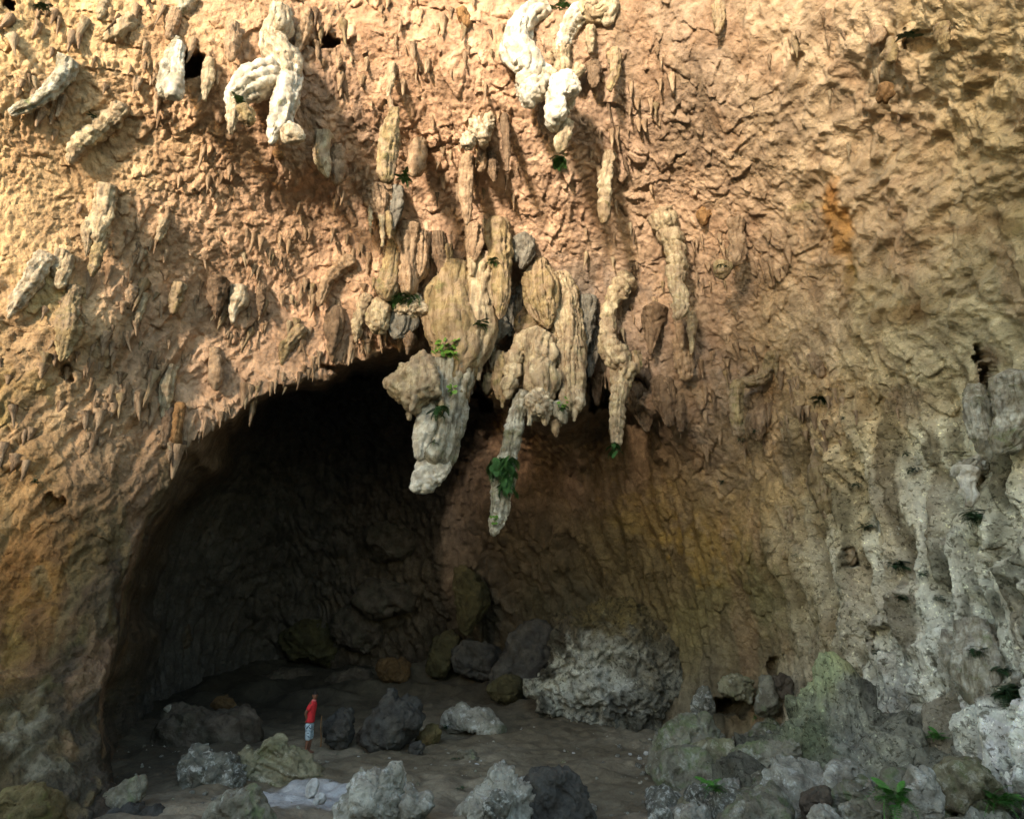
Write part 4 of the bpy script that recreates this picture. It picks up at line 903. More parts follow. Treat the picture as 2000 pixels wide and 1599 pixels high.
# -- small teeth all over the ceiling and along the chamber's edge: parts of the cave wall
# fine drip fringe: too small and too many to count
rnd = random.Random(9); FV = []; FF = []
fz_ = [(250,300,900,760,110,.20),(0,0,700,300,50,.22),(700,0,1300,330,40,.20),(1100,330,1500,860,70,.20),(0,560,300,900,40,.24),(1400,650,1640,880,50,.18)]
def add_drip(x, y, s):
    p = wall(x, y); L_ = s*rnd.uniform(.7, 2.2); w = s*rnd.uniform(.20, .42); b = len(FV); bx, by = rnd.uniform(-.15, .15)*L_, rnd.uniform(-.15, .1)*L_
    for i, (t, k) in enumerate(((-.25, 1.5), (.15, 1.0), (.6, .6), (.9, .3))):
        for j in range(5):
            a = 1.2566*j+rnd.uniform(-.2, .2); r = w*k*rnd.uniform(.75, 1.2); FV.append((p[0]+bx*t*t+r*math.cos(a), p[1]-.02+by*t*t+r*math.sin(a), p[2]-t*L_))
    FV.append((p[0]+bx, p[1]-.02+by, p[2]-L_))
    for i in range(3):
        for j in range(5): FF.append((b+i*5+j, b+i*5+5+j, b+i*5+5+(j+1) % 5, b+i*5+(j+1) % 5))
    for j in range(5): FF.append((b+15+j, b+20, b+15+(j+1) % 5))
for x0, y0, x1, y1, n, s_ in fz_:
    cl_ = [(rnd.uniform(x0, x1), rnd.uniform(y0, y1)) for k in range(max(6, n//9))]
    for k in range(n):
        q = rnd.choice(cl_); x, y = q[0]+rnd.gauss(0, 40), q[1]+rnd.gauss(0, 30)
        if poly_sd(np.array([x]), np.array([y]), LIP)[0] < -4: add_drip(x, y, s_*rnd.uniform(.6, 1.5))
for k in range(130):
    i = rnd.randint(6, len(LIP)-7); a, b = LIP[i], LIP[i+1]; t = rnd.random(); q = a*(1-t)+b*t
    add_drip(q[0]+rnd.uniform(-6, 6), q[1]-rnd.uniform(2, 34), rnd.choice((.12, .18, .3, .42))*rnd.uniform(.7, 1.2))
me = bpy.data.meshes.new('drip_fringe'); me.from_pydata(FV, [], FF); me.update(); me.polygons.foreach_set('use_smooth', [True]*len(me.polygons)); me.materials.append(M['tan'])
o = bpy.data.objects.new('drip_fringe', me); COL.objects.link(o); o.parent = cave_wall; o['kind'] = 'stuff'
rnd = random.Random(5)
teeth_meshes = []
for k in range(14):
    L_ = rnd.uniform(.7, 1.5); seg, rows = 7, 7; w = rnd.uniform(.11, .20); V = []
    ph = rnd.random()*6; bend = rnd.uniform(-.15, .15); bend2 = rnd.uniform(-.15, .15)
    for i in range(rows):
        t = i/(rows-1); r = w*((1-t)**rnd.uniform(.6, .9)*(1+.25*math.sin(9*t+ph))+.05)*(1.5-t if i < 2 else 1)
        for j in range(seg):
            a = 2*math.pi*j/seg; rr = r*(1+.3*math.sin(3*a+ph)*rnd.uniform(.4, 1))
            V.append((rr*math.cos(a)+bend*t*t, rr*math.sin(a)+bend2*t*t, .25-t*L_))
    V.append((bend, bend2, .22-L_)); F_ = []
    for i in range(rows-1):
        for j in range(seg): F_.append((i*seg+j, (i+1)*seg+j, (i+1)*seg+(j+1) % seg, i*seg+(j+1) % seg))
    for j in range(seg): F_.append(((rows-1)*seg+j, len(V)-1, len(V)-1, (rows-1)*seg+(j+1) % seg))
    me = bpy.data.meshes.new('stalactite'); me.from_pydata(V, [], [f if len(set(f)) == 4 else (f[0], f[1], f[3]) for f in F_]); me.update()
    me.polygons.foreach_set('use_smooth', [True]*len(me.polygons))
    me.materials.append(M[('tan', 'tan', 'tan', 'ochre', 'brown', 'tan', 'cream')[k % 7]]); teeth_meshes.append(me)
brown_m = [m for m in teeth_meshes if m.materials[0] == M['brown']]
def tooth(x, y, s, meshes=teeth_meshes):
    p = wall(x, y); p[1] -= .05
    o = bpy.data.objects.new('stalactite', rnd.choice(meshes)); COL.objects.link(o)
    o.parent = cave_wall; o.location = tuple(p); o.rotation_euler = (rnd.uniform(-.15, .15), rnd.uniform(-.15, .15)+(.25 if x < 500 else 0), rnd.uniform(0, 6.28))
    o.scale = (s, s, s*rnd.uniform(.8, 1.5))
zones = [(250,480,600,760,34,.42),(430,440,860,640,42,.42),(0,0,420,200,22,.45),(600,0,1000,120,22,.42),(850,260,1010,440,18,.45),(1020,150,1300,330,12,.35),(1120,430,1420,640,24,.42),
         (0,560,300,860,24,.5),(1250,640,1560,850,24,.45),(1440,60,1800,300,12,.3)]
for x0, y0, x1, y1, n, s in zones:
    for k in range(n): tooth(rnd.uniform(x0, x1), rnd.uniform(y0, y1), s*rnd.uniform(.5, 1.25))
for k in range(62):                                   # the fringe along the chamber's edge
    i = rnd.randint(6, len(LIP)-7); a, b = LIP[i], LIP[i+1]; t = rnd.random(); q = a*(1-t)+b*t
    tooth(q[0]+rnd.uniform(-8, 8), q[1]-rnd.uniform(0, 30), rnd.uniform(.25, .55))
# ------------------------------------------------------------------ boulders and mounds on the cave floor
def floor_hit(px_, py_):
    """where a pixel's ray meets the floor"""
    d = rays(px_, py_); t = np.linspace(6, 45, 800); P = CAM+d*t[:, None]
    z = floor_base(P[:, 0], P[:, 1]); k = np.argmax(P[:, 2] < z)
    return P[k] if (P[:, 2] < z).any() else P[-1]
def boulder(name, label, outline, mat, base=None, group=None, cat='boulder', back=0.6, y=None, **opt):
    """outline in pixels; the rock stands where its foot meets the floor"""
    O = np.array(outline, float)
    b = base or (float(O[:, 0].mean()), float(O[:, 1].max()))
    f = floor_hit(*b)
    w = (O[:, 0].max()-O[:, 0].min())*m_per_px(f)/2
    dp = opt.get('depth', .8)
    Y = y if y is not None else float(f[1])+back*dp*w*.6
    ob = inflate(name, outline, Y, M[mat], **{**dict(nu=96, nv=48, cuts=7), **opt})
    return tag(ob, label, cat, group)
# around the person
boulder('boulder', 'white crusted pitted rock beside the bedded slab under the person', [(352,1535),(360,1500),(362,1470),(372,1455),(395,1458),(412,1470),(448,1478),(462,1492),(470,1530),(468,1560),(440,1568),(420,1580),(408,1560),(392,1545),(370,1545)], 'pitted', lump=.16, lump_wl=.5, pits=.16, fine=.05, base=(420,1572), y=16.6)
boulder('bedded_slab', 'tilted slab of thin rock beds at the person\'s feet', [(440,1560),(470,1545),(482,1510),(495,1470),(520,1452),(545,1448),(556,1462),(580,1466),(602,1470),(612,1482),(630,1508),(626,1522),(590,1532),(560,1545),(530,1556),(505,1570),(470,1582)], 'bed', lump=.08, lump_wl=.6, strata=.17, strata_tilt=(.30,-.1,1), base=(540,1562), cat='rock slab', nu=150, nv=80, y=17.3)
boulder('boulder', 'dark bridge-like rock behind the white crusted rock', [(440,1520),(455,1478),(480,1456),(500,1462),(505,1490),(490,1530),(478,1560),(455,1560)], 'bed', lump=.18, lump_wl=.4, base=(470,1562), y=17.2)
boulder('boulder', 'large dim grey mound of rock behind the bedded slab', [(300,1470),(318,1420),(335,1392),(360,1380),(380,1374),(410,1384),(440,1392),(470,1390),(490,1410),(512,1440),(500,1475),(440,1480),(360,1476)], 'shade', lump=.14, lump_wl=.9, flutes=.07, base=(410,1470), y=21.0)
boulder('boulder', 'round pale cobble on top of the dim grey mound', [(320,1386),(324,1378),(332,1376),(338,1384),(332,1392),(323,1392)], 'bould', lump=.1, y=20.6, nu=40, nv=20, cat='rock')
boulder('boulder', 'reddish angular rock perched at the back of the dim mound', [(412,1380),(420,1360),(440,1356),(455,1366),(462,1382),(448,1386),(425,1388)], 'shaded_rust', lump=.14, y=23.5, nu=56, nv=28, cat='rock')
boulder('boulder', 'low moss-tinged boulder with a white rim by the left wall', [(180,1590),(205,1560),(240,1530),(270,1515),(285,1530),(278,1560),(250,1580),(215,1600)], 'moss', lump=.12, lump_wl=.7, base=(230,1590))
boulder('boulder', 'black sooty hump with a pale crust in front of the mossy boulder', [(195,1602),(225,1580),(250,1568),(270,1578),(300,1590),(330,1602),(330,1650),(195,1650)], 'dark', lump=.14, lump_wl=.5, base=(260,1605))
boulder('boulder', 'green-streaked grey boulder below the white crusted rock', [(408,1600),(415,1570),(445,1552),(480,1540),(500,1535),(508,1560),(530,1585),(535,1610),(500,1630),(420,1630)], 'moss', lump=.14, lump_wl=.6, flutes=.05, base=(470,1612))
boulder('stalagmite', 'little ash white cone standing on the pale ash patch', [(596,1552),(600,1530),(608,1520),(620,1521),(624,1532),(618,1548),(606,1562)], 'plaster', lump=.08, fine=.01, nu=48, nv=24, cat='stalagmite', base=(607,1560))
boulder('rock', 'small ash coated stone beside the ash white cone', [(608,1566),(618,1552),(634,1548),(640,1556),(630,1566),(616,1572)], 'plaster', lump=.15, nu=40, nv=20, cat='rock')
# centre back
boulder('boulder', 'dark upright block beside the walking stick', [(632,1455),(630,1425),(636,1402),(656,1394),(668,1386),(684,1384),(686,1420),(686,1450),(672,1462),(646,1460)], 'dark', lump=.12, lump_wl=.6, base=(660,1460))
boulder('stalagmite', 'pointed black stalagmite with a shoulder on its right', [(700,1450),(712,1420),(722,1390),(738,1370),(752,1352),(762,1340),(770,1356),(776,1368),(792,1356),(806,1362),(818,1372),(822,1400),(812,1440),(790,1462),(740,1466)], 'dark', lump=.13, lump_wl=.6, base=(760,1466), cat='stalagmite')
boulder('boulder', 'low brown ring-shaped hummock between the black rocks', [(690,1445),(705,1425),(728,1420),(738,1440),(720,1456),(700,1456)], 'shade', lump=.2, lump_wl=.4, nu=56, nv=28)
boulder('boulder', 'sloping brown wedge leaning on the grey table rock', [(802,1450),(820,1430),(842,1410),(855,1412),(866,1430),(858,1448),(840,1456),(820,1460)], 'olive', lump=.1, nu=64, nv=32)
boulder('boulder', 'small dark stone at the foot of the brown wedge', [(795,1472),(805,1452),(820,1448),(830,1458),(824,1470),(808,1474)], 'dark', lump=.15, nu=48, nv=24, cat='rock')
boulder('table_rock', 'flat-topped grey rock bridging a small hollow', [(850,1402),(866,1392),(890,1384),(902,1376),(918,1384),(940,1382),(960,1386),(966,1400),(984,1412),(988,1428),(972,1438),(950,1436),(930,1428),(912,1420),(900,1426),(884,1434),(870,1420),(852,1412)], 'bould', lump=.09, lump_wl=.5, base=(920,1436), nu=110, nv=50)
boulder('rock', 'half-buried mossy stone in the open cave floor', [(888,1476),(894,1464),(910,1462),(925,1468),(940,1480),(930,1488),(905,1486)], 'moss', lump=.15, nu=56, nv=28, cat='rock')
boulder('boulder', 'orange brown pod-shaped rock hanging over the back of the floor', [(735,1305),(740,1290),(760,1284),(785,1286),(800,1300),(796,1325),(775,1336),(750,1332)], 'shaded_rust', lump=.1, y=29.0)
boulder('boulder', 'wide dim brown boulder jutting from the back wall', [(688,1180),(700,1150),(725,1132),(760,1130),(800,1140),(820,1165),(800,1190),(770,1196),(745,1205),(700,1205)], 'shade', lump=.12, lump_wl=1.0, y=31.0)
boulder('rock_pillar', 'drooping olive pillar on the back wall', [(882,1108),(900,1104),(925,1112),(945,1140),(950,1170),(945,1195),(930,1220),(905,1245),(892,1220),(896,1180),(886,1140)], 'shaded_olive', lump=.1, lump_wl=.9, flutes=.08, y=28.6, cat='rock')
boulder('rock_pillar', 'green-tinged rounded buttress at the back of the floor', [(835,1310),(840,1270),(850,1240),(880,1230),(900,1245),(885,1290),(870,1318),(850,1325)], 'shaded_olive', lump=.1, lump_wl=.8, y=29.5, cat='rock')
boulder('boulder', 'huge lichen-white boulder against the back wall', [(1030,1340),(1050,1315),(1080,1285),(1086,1240),(1092,1205),(1100,1185),(1150,1178),(1210,1172),(1260,1180),(1290,1210),(1310,1260),(1345,1320),(1352,1365),(1330,1400),(1290,1420),(1230,1425),(1170,1418),(1110,1412),(1070,1395),(1050,1370)], 'pig', depth=.5, flat=.6, lump=.09, lump_wl=.9, pits=.10, fine=.07, base=(1200,1424), back=1.5, nu=220, nv=110, flutes=.03, cuts=9, crust=1.0,
 pig=[(1150,1190,70,(.09,.07,.03)),(1230,1185,70,(.13,.10,.04)),(1270,1230,60,(.12,.095,.05)),(1120,1230,50,(.07,.055,.035)),(1090,1260,40,(.05,.045,.03)),(1050,1290,40,(.05,.045,.03)),(1070,1330,45,(.42,.42,.35)),(1140,1300,60,(.44,.44,.38)),(1200,1290,60,(.33,.33,.28)),(1270,1290,60,(.20,.185,.14)),(1120,1370,50,(.34,.35,.31)),(1200,1360,60,(.36,.37,.34)),(1060,1375,30,(.05,.05,.04)),(1260,1360,50,(.17,.17,.14)),(1320,1340,50,(.16,.16,.13)),(1220,1410,60,(.08,.08,.065)),(1300,1400,50,(.10,.10,.08)),(1310,1260,40,(.10,.09,.06))])
boulder('boulder', 'dark brown buttress left of the lichen-white boulder', [(960,1330),(975,1280),(1000,1240),(1040,1215),(1085,1220),(1090,1270),(1060,1310),(1040,1350),(1010,1395),(975,1390)], 'dark', lump=.12, lump_wl=.9, y=27.0)
# dim bulges and humps along the foot of the back wall
for lab, x, y, w, h_, mt, yy in (('dim olive bulge low on the back wall of the recess', 620, 1250, 70, 50, 'shaded_olive', 33), ('broad dark hump where the floor meets the back wall', 560, 1335, 90, 28, 'shade', 31),
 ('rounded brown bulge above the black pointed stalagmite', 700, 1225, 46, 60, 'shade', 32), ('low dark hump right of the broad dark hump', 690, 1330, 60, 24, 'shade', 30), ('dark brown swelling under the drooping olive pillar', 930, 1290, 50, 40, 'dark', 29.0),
 ('squat olive hump in front of the dark buttress', 985, 1345, 44, 26, 'shaded_olive', 26), ('faint brown knob high on the back wall of the recess', 760, 1060, 50, 40, 'shade', 30.2), ('jutting dark ledge across the back wall of the recess', 640, 1120, 90, 26, 'shade', 32.5),
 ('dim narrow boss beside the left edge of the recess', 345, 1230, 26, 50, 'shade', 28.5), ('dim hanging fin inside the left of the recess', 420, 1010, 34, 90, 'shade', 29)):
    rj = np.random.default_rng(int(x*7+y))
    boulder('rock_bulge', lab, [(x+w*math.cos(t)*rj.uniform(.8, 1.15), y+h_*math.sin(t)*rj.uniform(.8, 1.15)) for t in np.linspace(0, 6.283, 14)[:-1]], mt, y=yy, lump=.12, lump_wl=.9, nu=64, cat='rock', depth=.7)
# front row
boulder('boulder', 'pale grey boulder with a hollow and a thumb-like knob on top', [(652,1600),(660,1565),(680,1535),(700,1512),(725,1510),(752,1515),(756,1498),(768,1490),(784,1492),(788,1520),(790,1535),(808,1545),(816,1570),(818,1600),(800,1640),(670,1640)], 'bould', lump=.08, lump_wl=.5, flutes=.05, base=(735,1612), nu=150, nv=70)
boulder('rock', 'thumb-sized grey knob standing on the pale hollow boulder', [(752,1530),(756,1500),(766,1490),(782,1491),(787,1515),(784,1540),(766,1548)], 'bould', lump=.08, nu=56, nv=28, cat='rock', base=(735,1612), back=.9)
boulder('rock', 'two-lobed grey stone leaning on the pale hollow boulder', [(775,1590),(782,1550),(795,1532),(808,1540),(818,1565),(828,1545),(842,1550),(846,1568),(836,1590),(818,1605),(790,1610)], 'bould', lump=.1, nu=72, nv=36, cat='rock', base=(810,1612))
boulder('boulder', 'ridged pale rock ramp with a chimney-like stump', [(878,1600),(905,1570),(940,1545),(958,1520),(962,1500),(976,1488),(988,1482),(1000,1492),(1012,1515),(1030,1518),(1050,1520),(1060,1560),(1050,1620),(900,1640)], 'bould', lump=.08, lump_wl=.5, strata=.04, strata_tilt=(.6,0,1), base=(970,1615), nu=140, nv=70)
boulder('boulder', 'black-faced boulder with an ochre rim beside the ridged ramp', [(1015,1560),(1024,1528),(1050,1508),(1085,1498),(1112,1500),(1130,1520),(1145,1550),(1160,1590),(1160,1640),(1040,1640),(1020,1600)], 'dark', lump=.1, lump_wl=.6, base=(1090,1615), nu=120, nv=60)
boulder('rock', 'ochre and white knob at the front of the ridged ramp', [(946,1600),(948,1560),(960,1548),(980,1552),(988,1575),(980,1605),(962,1625)], 'pitted', lump=.18, lump_wl=.3, nu=56, nv=28, cat='rock', base=(965,1628), back=-.4)
# the flowstone mound and the rocky slope on the right
# the flowstone mound: a cone of flowstone with ridged skirts rising out of the slope
mtop = at_y(1612, 1262, 15.1)
MR, MT = 110, 220; rr_ = np.linspace(.02, 1, MR)**.8; tt_ = np.linspace(0, 2*math.pi, MT, endpoint=False)
RRm, TTm = np.meshgrid(rr_, tt_, indexing='ij')
RX = np.where(np.cos(TTm) > 0, 3.6, 3.3); xm = mtop[0]+RRm*RX*np.cos(TTm); ym = mtop[1]+RRm*2.9*np.sin(TTm)
zb_ = floor_base(xm.ravel(), ym.ravel()).reshape(MR, MT); hh = mtop[2]-float(floor_base(mtop[0], mtop[1]))
prof = .46*np.exp(-(RRm/.19)**2.2)+.54*np.clip(1-RRm, 0, 1)**1.5
Pm = np.stack([xm, ym, zb_+hh*prof-.25*sstep(.8, 1, RRm)], -1).reshape(-1, 3)
an_ = np.stack([np.cos(TTm).ravel()*1.6, np.sin(TTm).ravel()*1.6, RRm.ravel()*.8], -1)
mk1, mkz, mkr, mkb = cells(Pm+.2*np.stack([perlin(Pm, .8, 821), perlin(Pm, .8, 822), perlin(Pm, .8, 823)], -1), .6, 825)
hm_ = .55*(.1+mkr**1.5)*(.6-mk1)*sstep(0, .12, mkb+.02)+.10*(np.abs(perlin(an_, .33, 811))*2-.5)+.45*fbm(Pm, 1.2, 3, 812)+.10*(1-np.abs(fbm(Pm, .5, 3, 813))*2.5)+.05*fbm(Pm, .18, 3, 814, .6)
out_ = np.stack([np.cos(TTm).ravel()*.55, np.sin(TTm).ravel()*.55, np.full(MR*MT, .8)], -1)
Pm = Pm+out_*(hm_*np.clip(RRm.ravel()*4, .25, 1))[:, None]
Fm = _grid_mesh(Pm.reshape(MR, MT, 3))[:, ::-1]
colm = px_pigment(Pm, [(1600,1275,60,(.34,.36,.18)),(1650,1290,50,(.26,.25,.13)),(1585,1330,60,(.30,.33,.19)),(1690,1345,45,(.10,.095,.08)),(1720,1330,40,(.14,.14,.11)),(1640,1380,70,(.24,.235,.185)),(1560,1400,60,(.16,.17,.11)),(1500,1440,60,(.13,.135,.10)),(1740,1390,60,(.20,.195,.155)),(1780,1370,50,(.14,.135,.105)),(1660,1430,60,(.25,.25,.21)),(1560,1460,60,(.11,.125,.075)),(1720,1450,50,(.30,.29,.22)),(1450,1470,50,(.10,.095,.075))], 1.0, 820)
mo = _make('flowstone_mound', np.vstack([Pm, Pm[:MT].mean(0)]), Fm, np.stack([np.arange(MT), np.full(MT, MR*MT), np.roll(np.arange(MT), -1)], -1)[:, ::-1], M['pig'], None, np.array([mtop[0], mtop[1], float(zb_.min())]), np.vstack([colm, colm[0]]))
tag(mo, 'greenish flowstone mound with a ringed top and spreading skirts', 'flowstone')
boulder('boulder', 'undercut rock on the mound with a toothed white lower edge', [(1680,1440),(1700,1415),(1740,1400),(1785,1412),(1796,1440),(1790,1465),(1760,1475),(1720,1478),(1690,1485),(1680,1465)], 'pitted', lump=.1, lump_wl=.4, flutes=.08, y=15.6, nu=96, nv=48)
boulder('boulder', 'mossy green wedge boulder at the edge of the open floor', [(1268,1505),(1278,1450),(1290,1432),(1320,1410),(1350,1395),(1385,1398),(1410,1420),(1418,1450),(1405,1480),(1380,1510),(1330,1525),(1290,1520)], 'moss', lump=.08, lump_wl=.6, base=(1340,1520), nu=130, nv=64)
boulder('boulder', 'heart-shaped folded rock against the wall above the dark den', [(1400,1345),(1412,1322),(1436,1312),(1455,1318),(1472,1330),(1475,1352),(1462,1370),(1440,1362),(1415,1358)], 'bed', lump=.12, lump_wl=.4, strata=.06, strata_tilt=(.8,0,1), y=20.6, nu=80, nv=40)
boulder('boulder', 'speckled block left of the dark den', [(1352,1400),(1356,1360),(1370,1340),(1390,1345),(1398,1370),(1390,1395),(1370,1405)], 'pitted', lump=.12, y=20.9, nu=64, nv=32)
boulder('boulder', 'pale tongue of rock beside the dark den', [(1478,1395),(1482,1350),(1488,1320),(1504,1318),(1512,1345),(1528,1372),(1518,1392),(1495,1402)], 'moss', lump=.08, y=19.8, nu=64, nv=32)
boulder('boulder', 'brown striped wedge beside the pale tongue of rock', [(1512,1320),(1524,1312),(1540,1318),(1548,1345),(1540,1365),(1526,1362),(1516,1345)], 'shade', lump=.1, strata=.04, strata_tilt=(1,0,.3), y=19.2, nu=64, nv=32)
boulder('boulder', 'ochre stained pair of knobs beside a small fern', [(1366,1500),(1370,1480),(1385,1472),(1400,1476),(1412,1482),(1414,1500),(1400,1512),(1380,1512)], 'ochre', lump=.18, lump_wl=.3, nu=64, nv=32, cat='rock')
boulder('boulder', 'knuckled white and black rock on the slope', [(1536,1490),(1545,1475),(1570,1465),(1590,1462),(1602,1480),(1590,1500),(1600,1515),(1580,1525),(1550,1515),(1538,1508)], 'pitted', lump=.2, lump_wl=.35, pits=.08, nu=80, nv=40)
boulder('boulder', 'rounded brown stump under the mound with a hollow face', [(1600,1470),(1602,1440),(1620,1422),(1640,1425),(1648,1445),(1642,1475),(1625,1482)], 'bed', lump=.15, lump_wl=.4, nu=64, nv=32, y=15.3)
boulder('boulder', 'lichen patched slab below the rounded brown stump', [(1600,1560),(1605,1515),(1625,1490),(1660,1488),(1690,1510),(1702,1545),(1680,1570),(1630,1575)], 'bould', lump=.1, lump_wl=.5, nu=90, nv=44)
boulder('boulder', 'black overhanging hole rock at the front of the slope', [(1560,1575),(1570,1550),(1600,1536),(1622,1542),(1624,1562),(1600,1585),(1575,1600)], 'shade', lump=.12, nu=64, nv=32)
boulder('boulder', 'rounded tan boulder at the front of the slope', [(1580,1610),(1585,1582),(1605,1570),(1628,1575),(1640,1600),(1630,1640),(1590,1640)], 'bould', lump=.1, nu=72, nv=36, base=(1610,1625))
boulder('boulder', 'upright grey monolith with a white face behind a bright fern', [(1752,1600),(1770,1560),(1782,1520),(1790,1500),(1808,1495),(1828,1508),(1838,1545),(1828,1590),(1800,1620),(1765,1630)], 'bould', lump=.1, lump_wl=.5, nu=100, nv=50, base=(1795,1625))
boulder('boulder', 'knotted brown rock with a white knuckle and a dark notch', [(1848,1555),(1856,1528),(1875,1508),(1892,1510),(1905,1498),(1918,1512),(1905,1530),(1918,1545),(1932,1570),(1926,1586),(1900,1588),(1880,1572),(1860,1575)], 'bould', lump=.12, lump_wl=.4, nu=100, nv=50)
boulder('boulder', 'pale block at the foot of the right wall', [(1958,1500),(1962,1470),(1970,1438),(1990,1430),(2015,1440),(2020,1490),(1995,1520),(1970,1520)], 'bould', lump=.1, lump_wl=.5, nu=80, nv=40)
boulder('rock', 'flat whitish stone bedded in the slope beneath the right wall', [(1838,1468),(1850,1458),(1870,1462),(1884,1474),(1872,1486),(1850,1482)], 'bould', lump=.12, nu=56, nv=28, cat='rock')
boulder('rock', 'small white stone at the foot of the upright monolith', [(1738,1560),(1744,1548),(1758,1544),(1768,1552),(1762,1566),(1746,1570)], 'plaster', lump=.15, nu=40, nv=20, cat='rock')
boulder('boulder', 'low mossy rock in front of the lichen patched slab', [(1640,1600),(1650,1575),(1690,1565),(1720,1575),(1735,1600),(1700,1640),(1650,1640)], 'moss', lump=.14, lump_wl=.5, nu=80, nv=40, base=(1690,1620))
boulder('boulder', 'crusty grey-green shelf along the bottom of the slope', [(1400,1610),(1420,1580),(1460,1565),(1510,1570),(1545,1590),(1550,1640),(1410,1640)], 'moss', lump=.12, lump_wl=.5, nu=100, nv=50, base=(1475,1622))
boulder('boulder', 'pale cracked rock at the bottom of the slope beside a driftwood stick', [(1318,1610),(1325,1585),(1350,1572),(1378,1575),(1395,1595),(1390,1640),(1325,1640)], 'bould', lump=.12, lump_wl=.4, nu=80, nv=40, base=(1355,1622))
boulder('boulder', 'small dark cleft rock beside the pale cracked rock', [(1265,1612),(1272,1585),(1290,1575),(1308,1582),(1315,1605),(1300,1640),(1270,1640)], 'pitted', lump=.15, nu=64, nv=32, base=(1290,1622))
boulder('boulder', 'long grey-green ridge lying across the slope', [(1420,1480),(1470,1455),(1540,1440),(1600,1440),(1640,1460),(1620,1500),(1560,1540),(1500,1545),(1440,1530),(1410,1505)], 'moss', lump=.10, lump_wl=.6, strata=.03, strata_tilt=(-.3,.2,1), nu=150, nv=70, base=(1510,1545), depth=.6, cat='rock')
# the lower left wall foot and the dim boulders at the left edge
boulder('boulder', 'white splashed bulge at the foot of the left wall', [(-40,1480),(-20,1400),(20,1360),(60,1360),(95,1390),(110,1430),(100,1480),(70,1510),(20,1530),(-30,1540)], 'pig', lump=.12, lump_wl=.6, y=15.5, nu=130, crust=1.0, pig=[(20,1380,50,(.12,.10,.045)),(60,1420,45,(.10,.10,.07)),(20,1450,40,(.085,.085,.06)),(95,1420,30,(.07,.065,.04)),(60,1490,40,(.13,.13,.09)),(0,1510,50,(.07,.07,.05)),(90,1470,30,(.05,.05,.035)),(60,1370,30,(.10,.09,.03))])
boulder('boulder', 'dim olive boulder at the left wall foot', [(-30,1640),(-20,1560),(30,1535),(80,1545),(110,1575),(105,1640)], 'olive', lump=.14, lump_wl=.6, nu=90, nv=44, base=(40,1640))
for i, (x, y, s) in enumerate(((868,1496,3),(842,1492,2.5),(930,1494,3.5),(912,1496,3),(1020,1424,3),(1262,1470,4),(1250,1480,3),(985,1466,2.5),(700,1478,2.5),(1230,1472,2.5),(1050,1420,2.5),(760,1480,2),(1120,1470,2),(880,1520,2.5))):
    o = boulder('pebble', 'small pale chip of stone lying on the open brown floor', [(x+s*2*math.cos(t)*rnd.uniform(.7, 1.2), y+s*math.sin(t)*rnd.uniform(.7, 1.2)) for t in np.linspace(0, 6.28, 8)[:-1]], 'plaster', nu=14, nv=8, fine=.004, cat='pebble', group='pale chips on the cave floor')

# loose rubble on the slope and at the feet of the boulders
rub = []
for k in range(12):
    bm = bmesh.new(); bmesh.ops.create_icosphere(bm, subdivisions=2, radius=1.0)
    rg_ = np.random.default_rng(900+k); sx_, sy_, sz_ = rg_.uniform(.7, 1.4), rg_.uniform(.6, 1.1), rg_.uniform(.45, .85)
    pl = [(Vector(rg_.normal(size=3)).normalized(), rg_.uniform(.45, .8)) for q in range(9)]
    for v in bm.verts:
        for n_, d_ in pl:
            e_ = v.co.dot(n_)-d_
            if e_ > 0: v.co -= n_*e_
        v.co *= 1+rg_.uniform(-.05, .05); v.co = Vector((v.co.x*sx_, v.co.y*sy_, v.co.z*sz_))
    me = bpy.data.meshes.new('rubble_stone'); bm.to_mesh(me); bm.free(); me.materials.append(M[('bould', 'moss', 'pitted', 'bould', 'bed', 'bould')[k % 6]]); rub.append(me)
rnd = random.Random(21)
def stone(x, y, r, label, group):
    z = float(floor_z(x, y)[0]); o = bpy.data.objects.new('rubble_stone', rnd.choice(rub)); COL.objects.link(o)
    o.location = (x, y, z+r*.12); o.scale = (r, r, r); o.rotation_euler = (rnd.uniform(-.4, .4), rnd.uniform(-.4, .4), rnd.uniform(0, 6.28)); tag(o, label, 'stone', group)
for k in range(150):
    f = floor_hit(rnd.uniform(1280, 2010), rnd.uniform(1440, 1599)); stone(f[0], f[1], rnd.choice((.07, .09, .12, .16, .22, .3))*rnd.uniform(.8, 1.2), 'loose angular grey stone lying in the rubble of the rocky slope', 'loose stones on the rocky slope')
for k in range(70):
    f = floor_hit(rnd.choice((rnd.uniform(200, 460), rnd.uniform(640, 1260), rnd.uniform(640, 1260))), rnd.uniform(1450, 1599)); stone(f[0], f[1], rnd.choice((.03, .04, .05, .07, .10))*rnd.uniform(.8, 1.2), 'small loose stone on the trodden soil of the cave floor', 'loose stones on the soil floor')

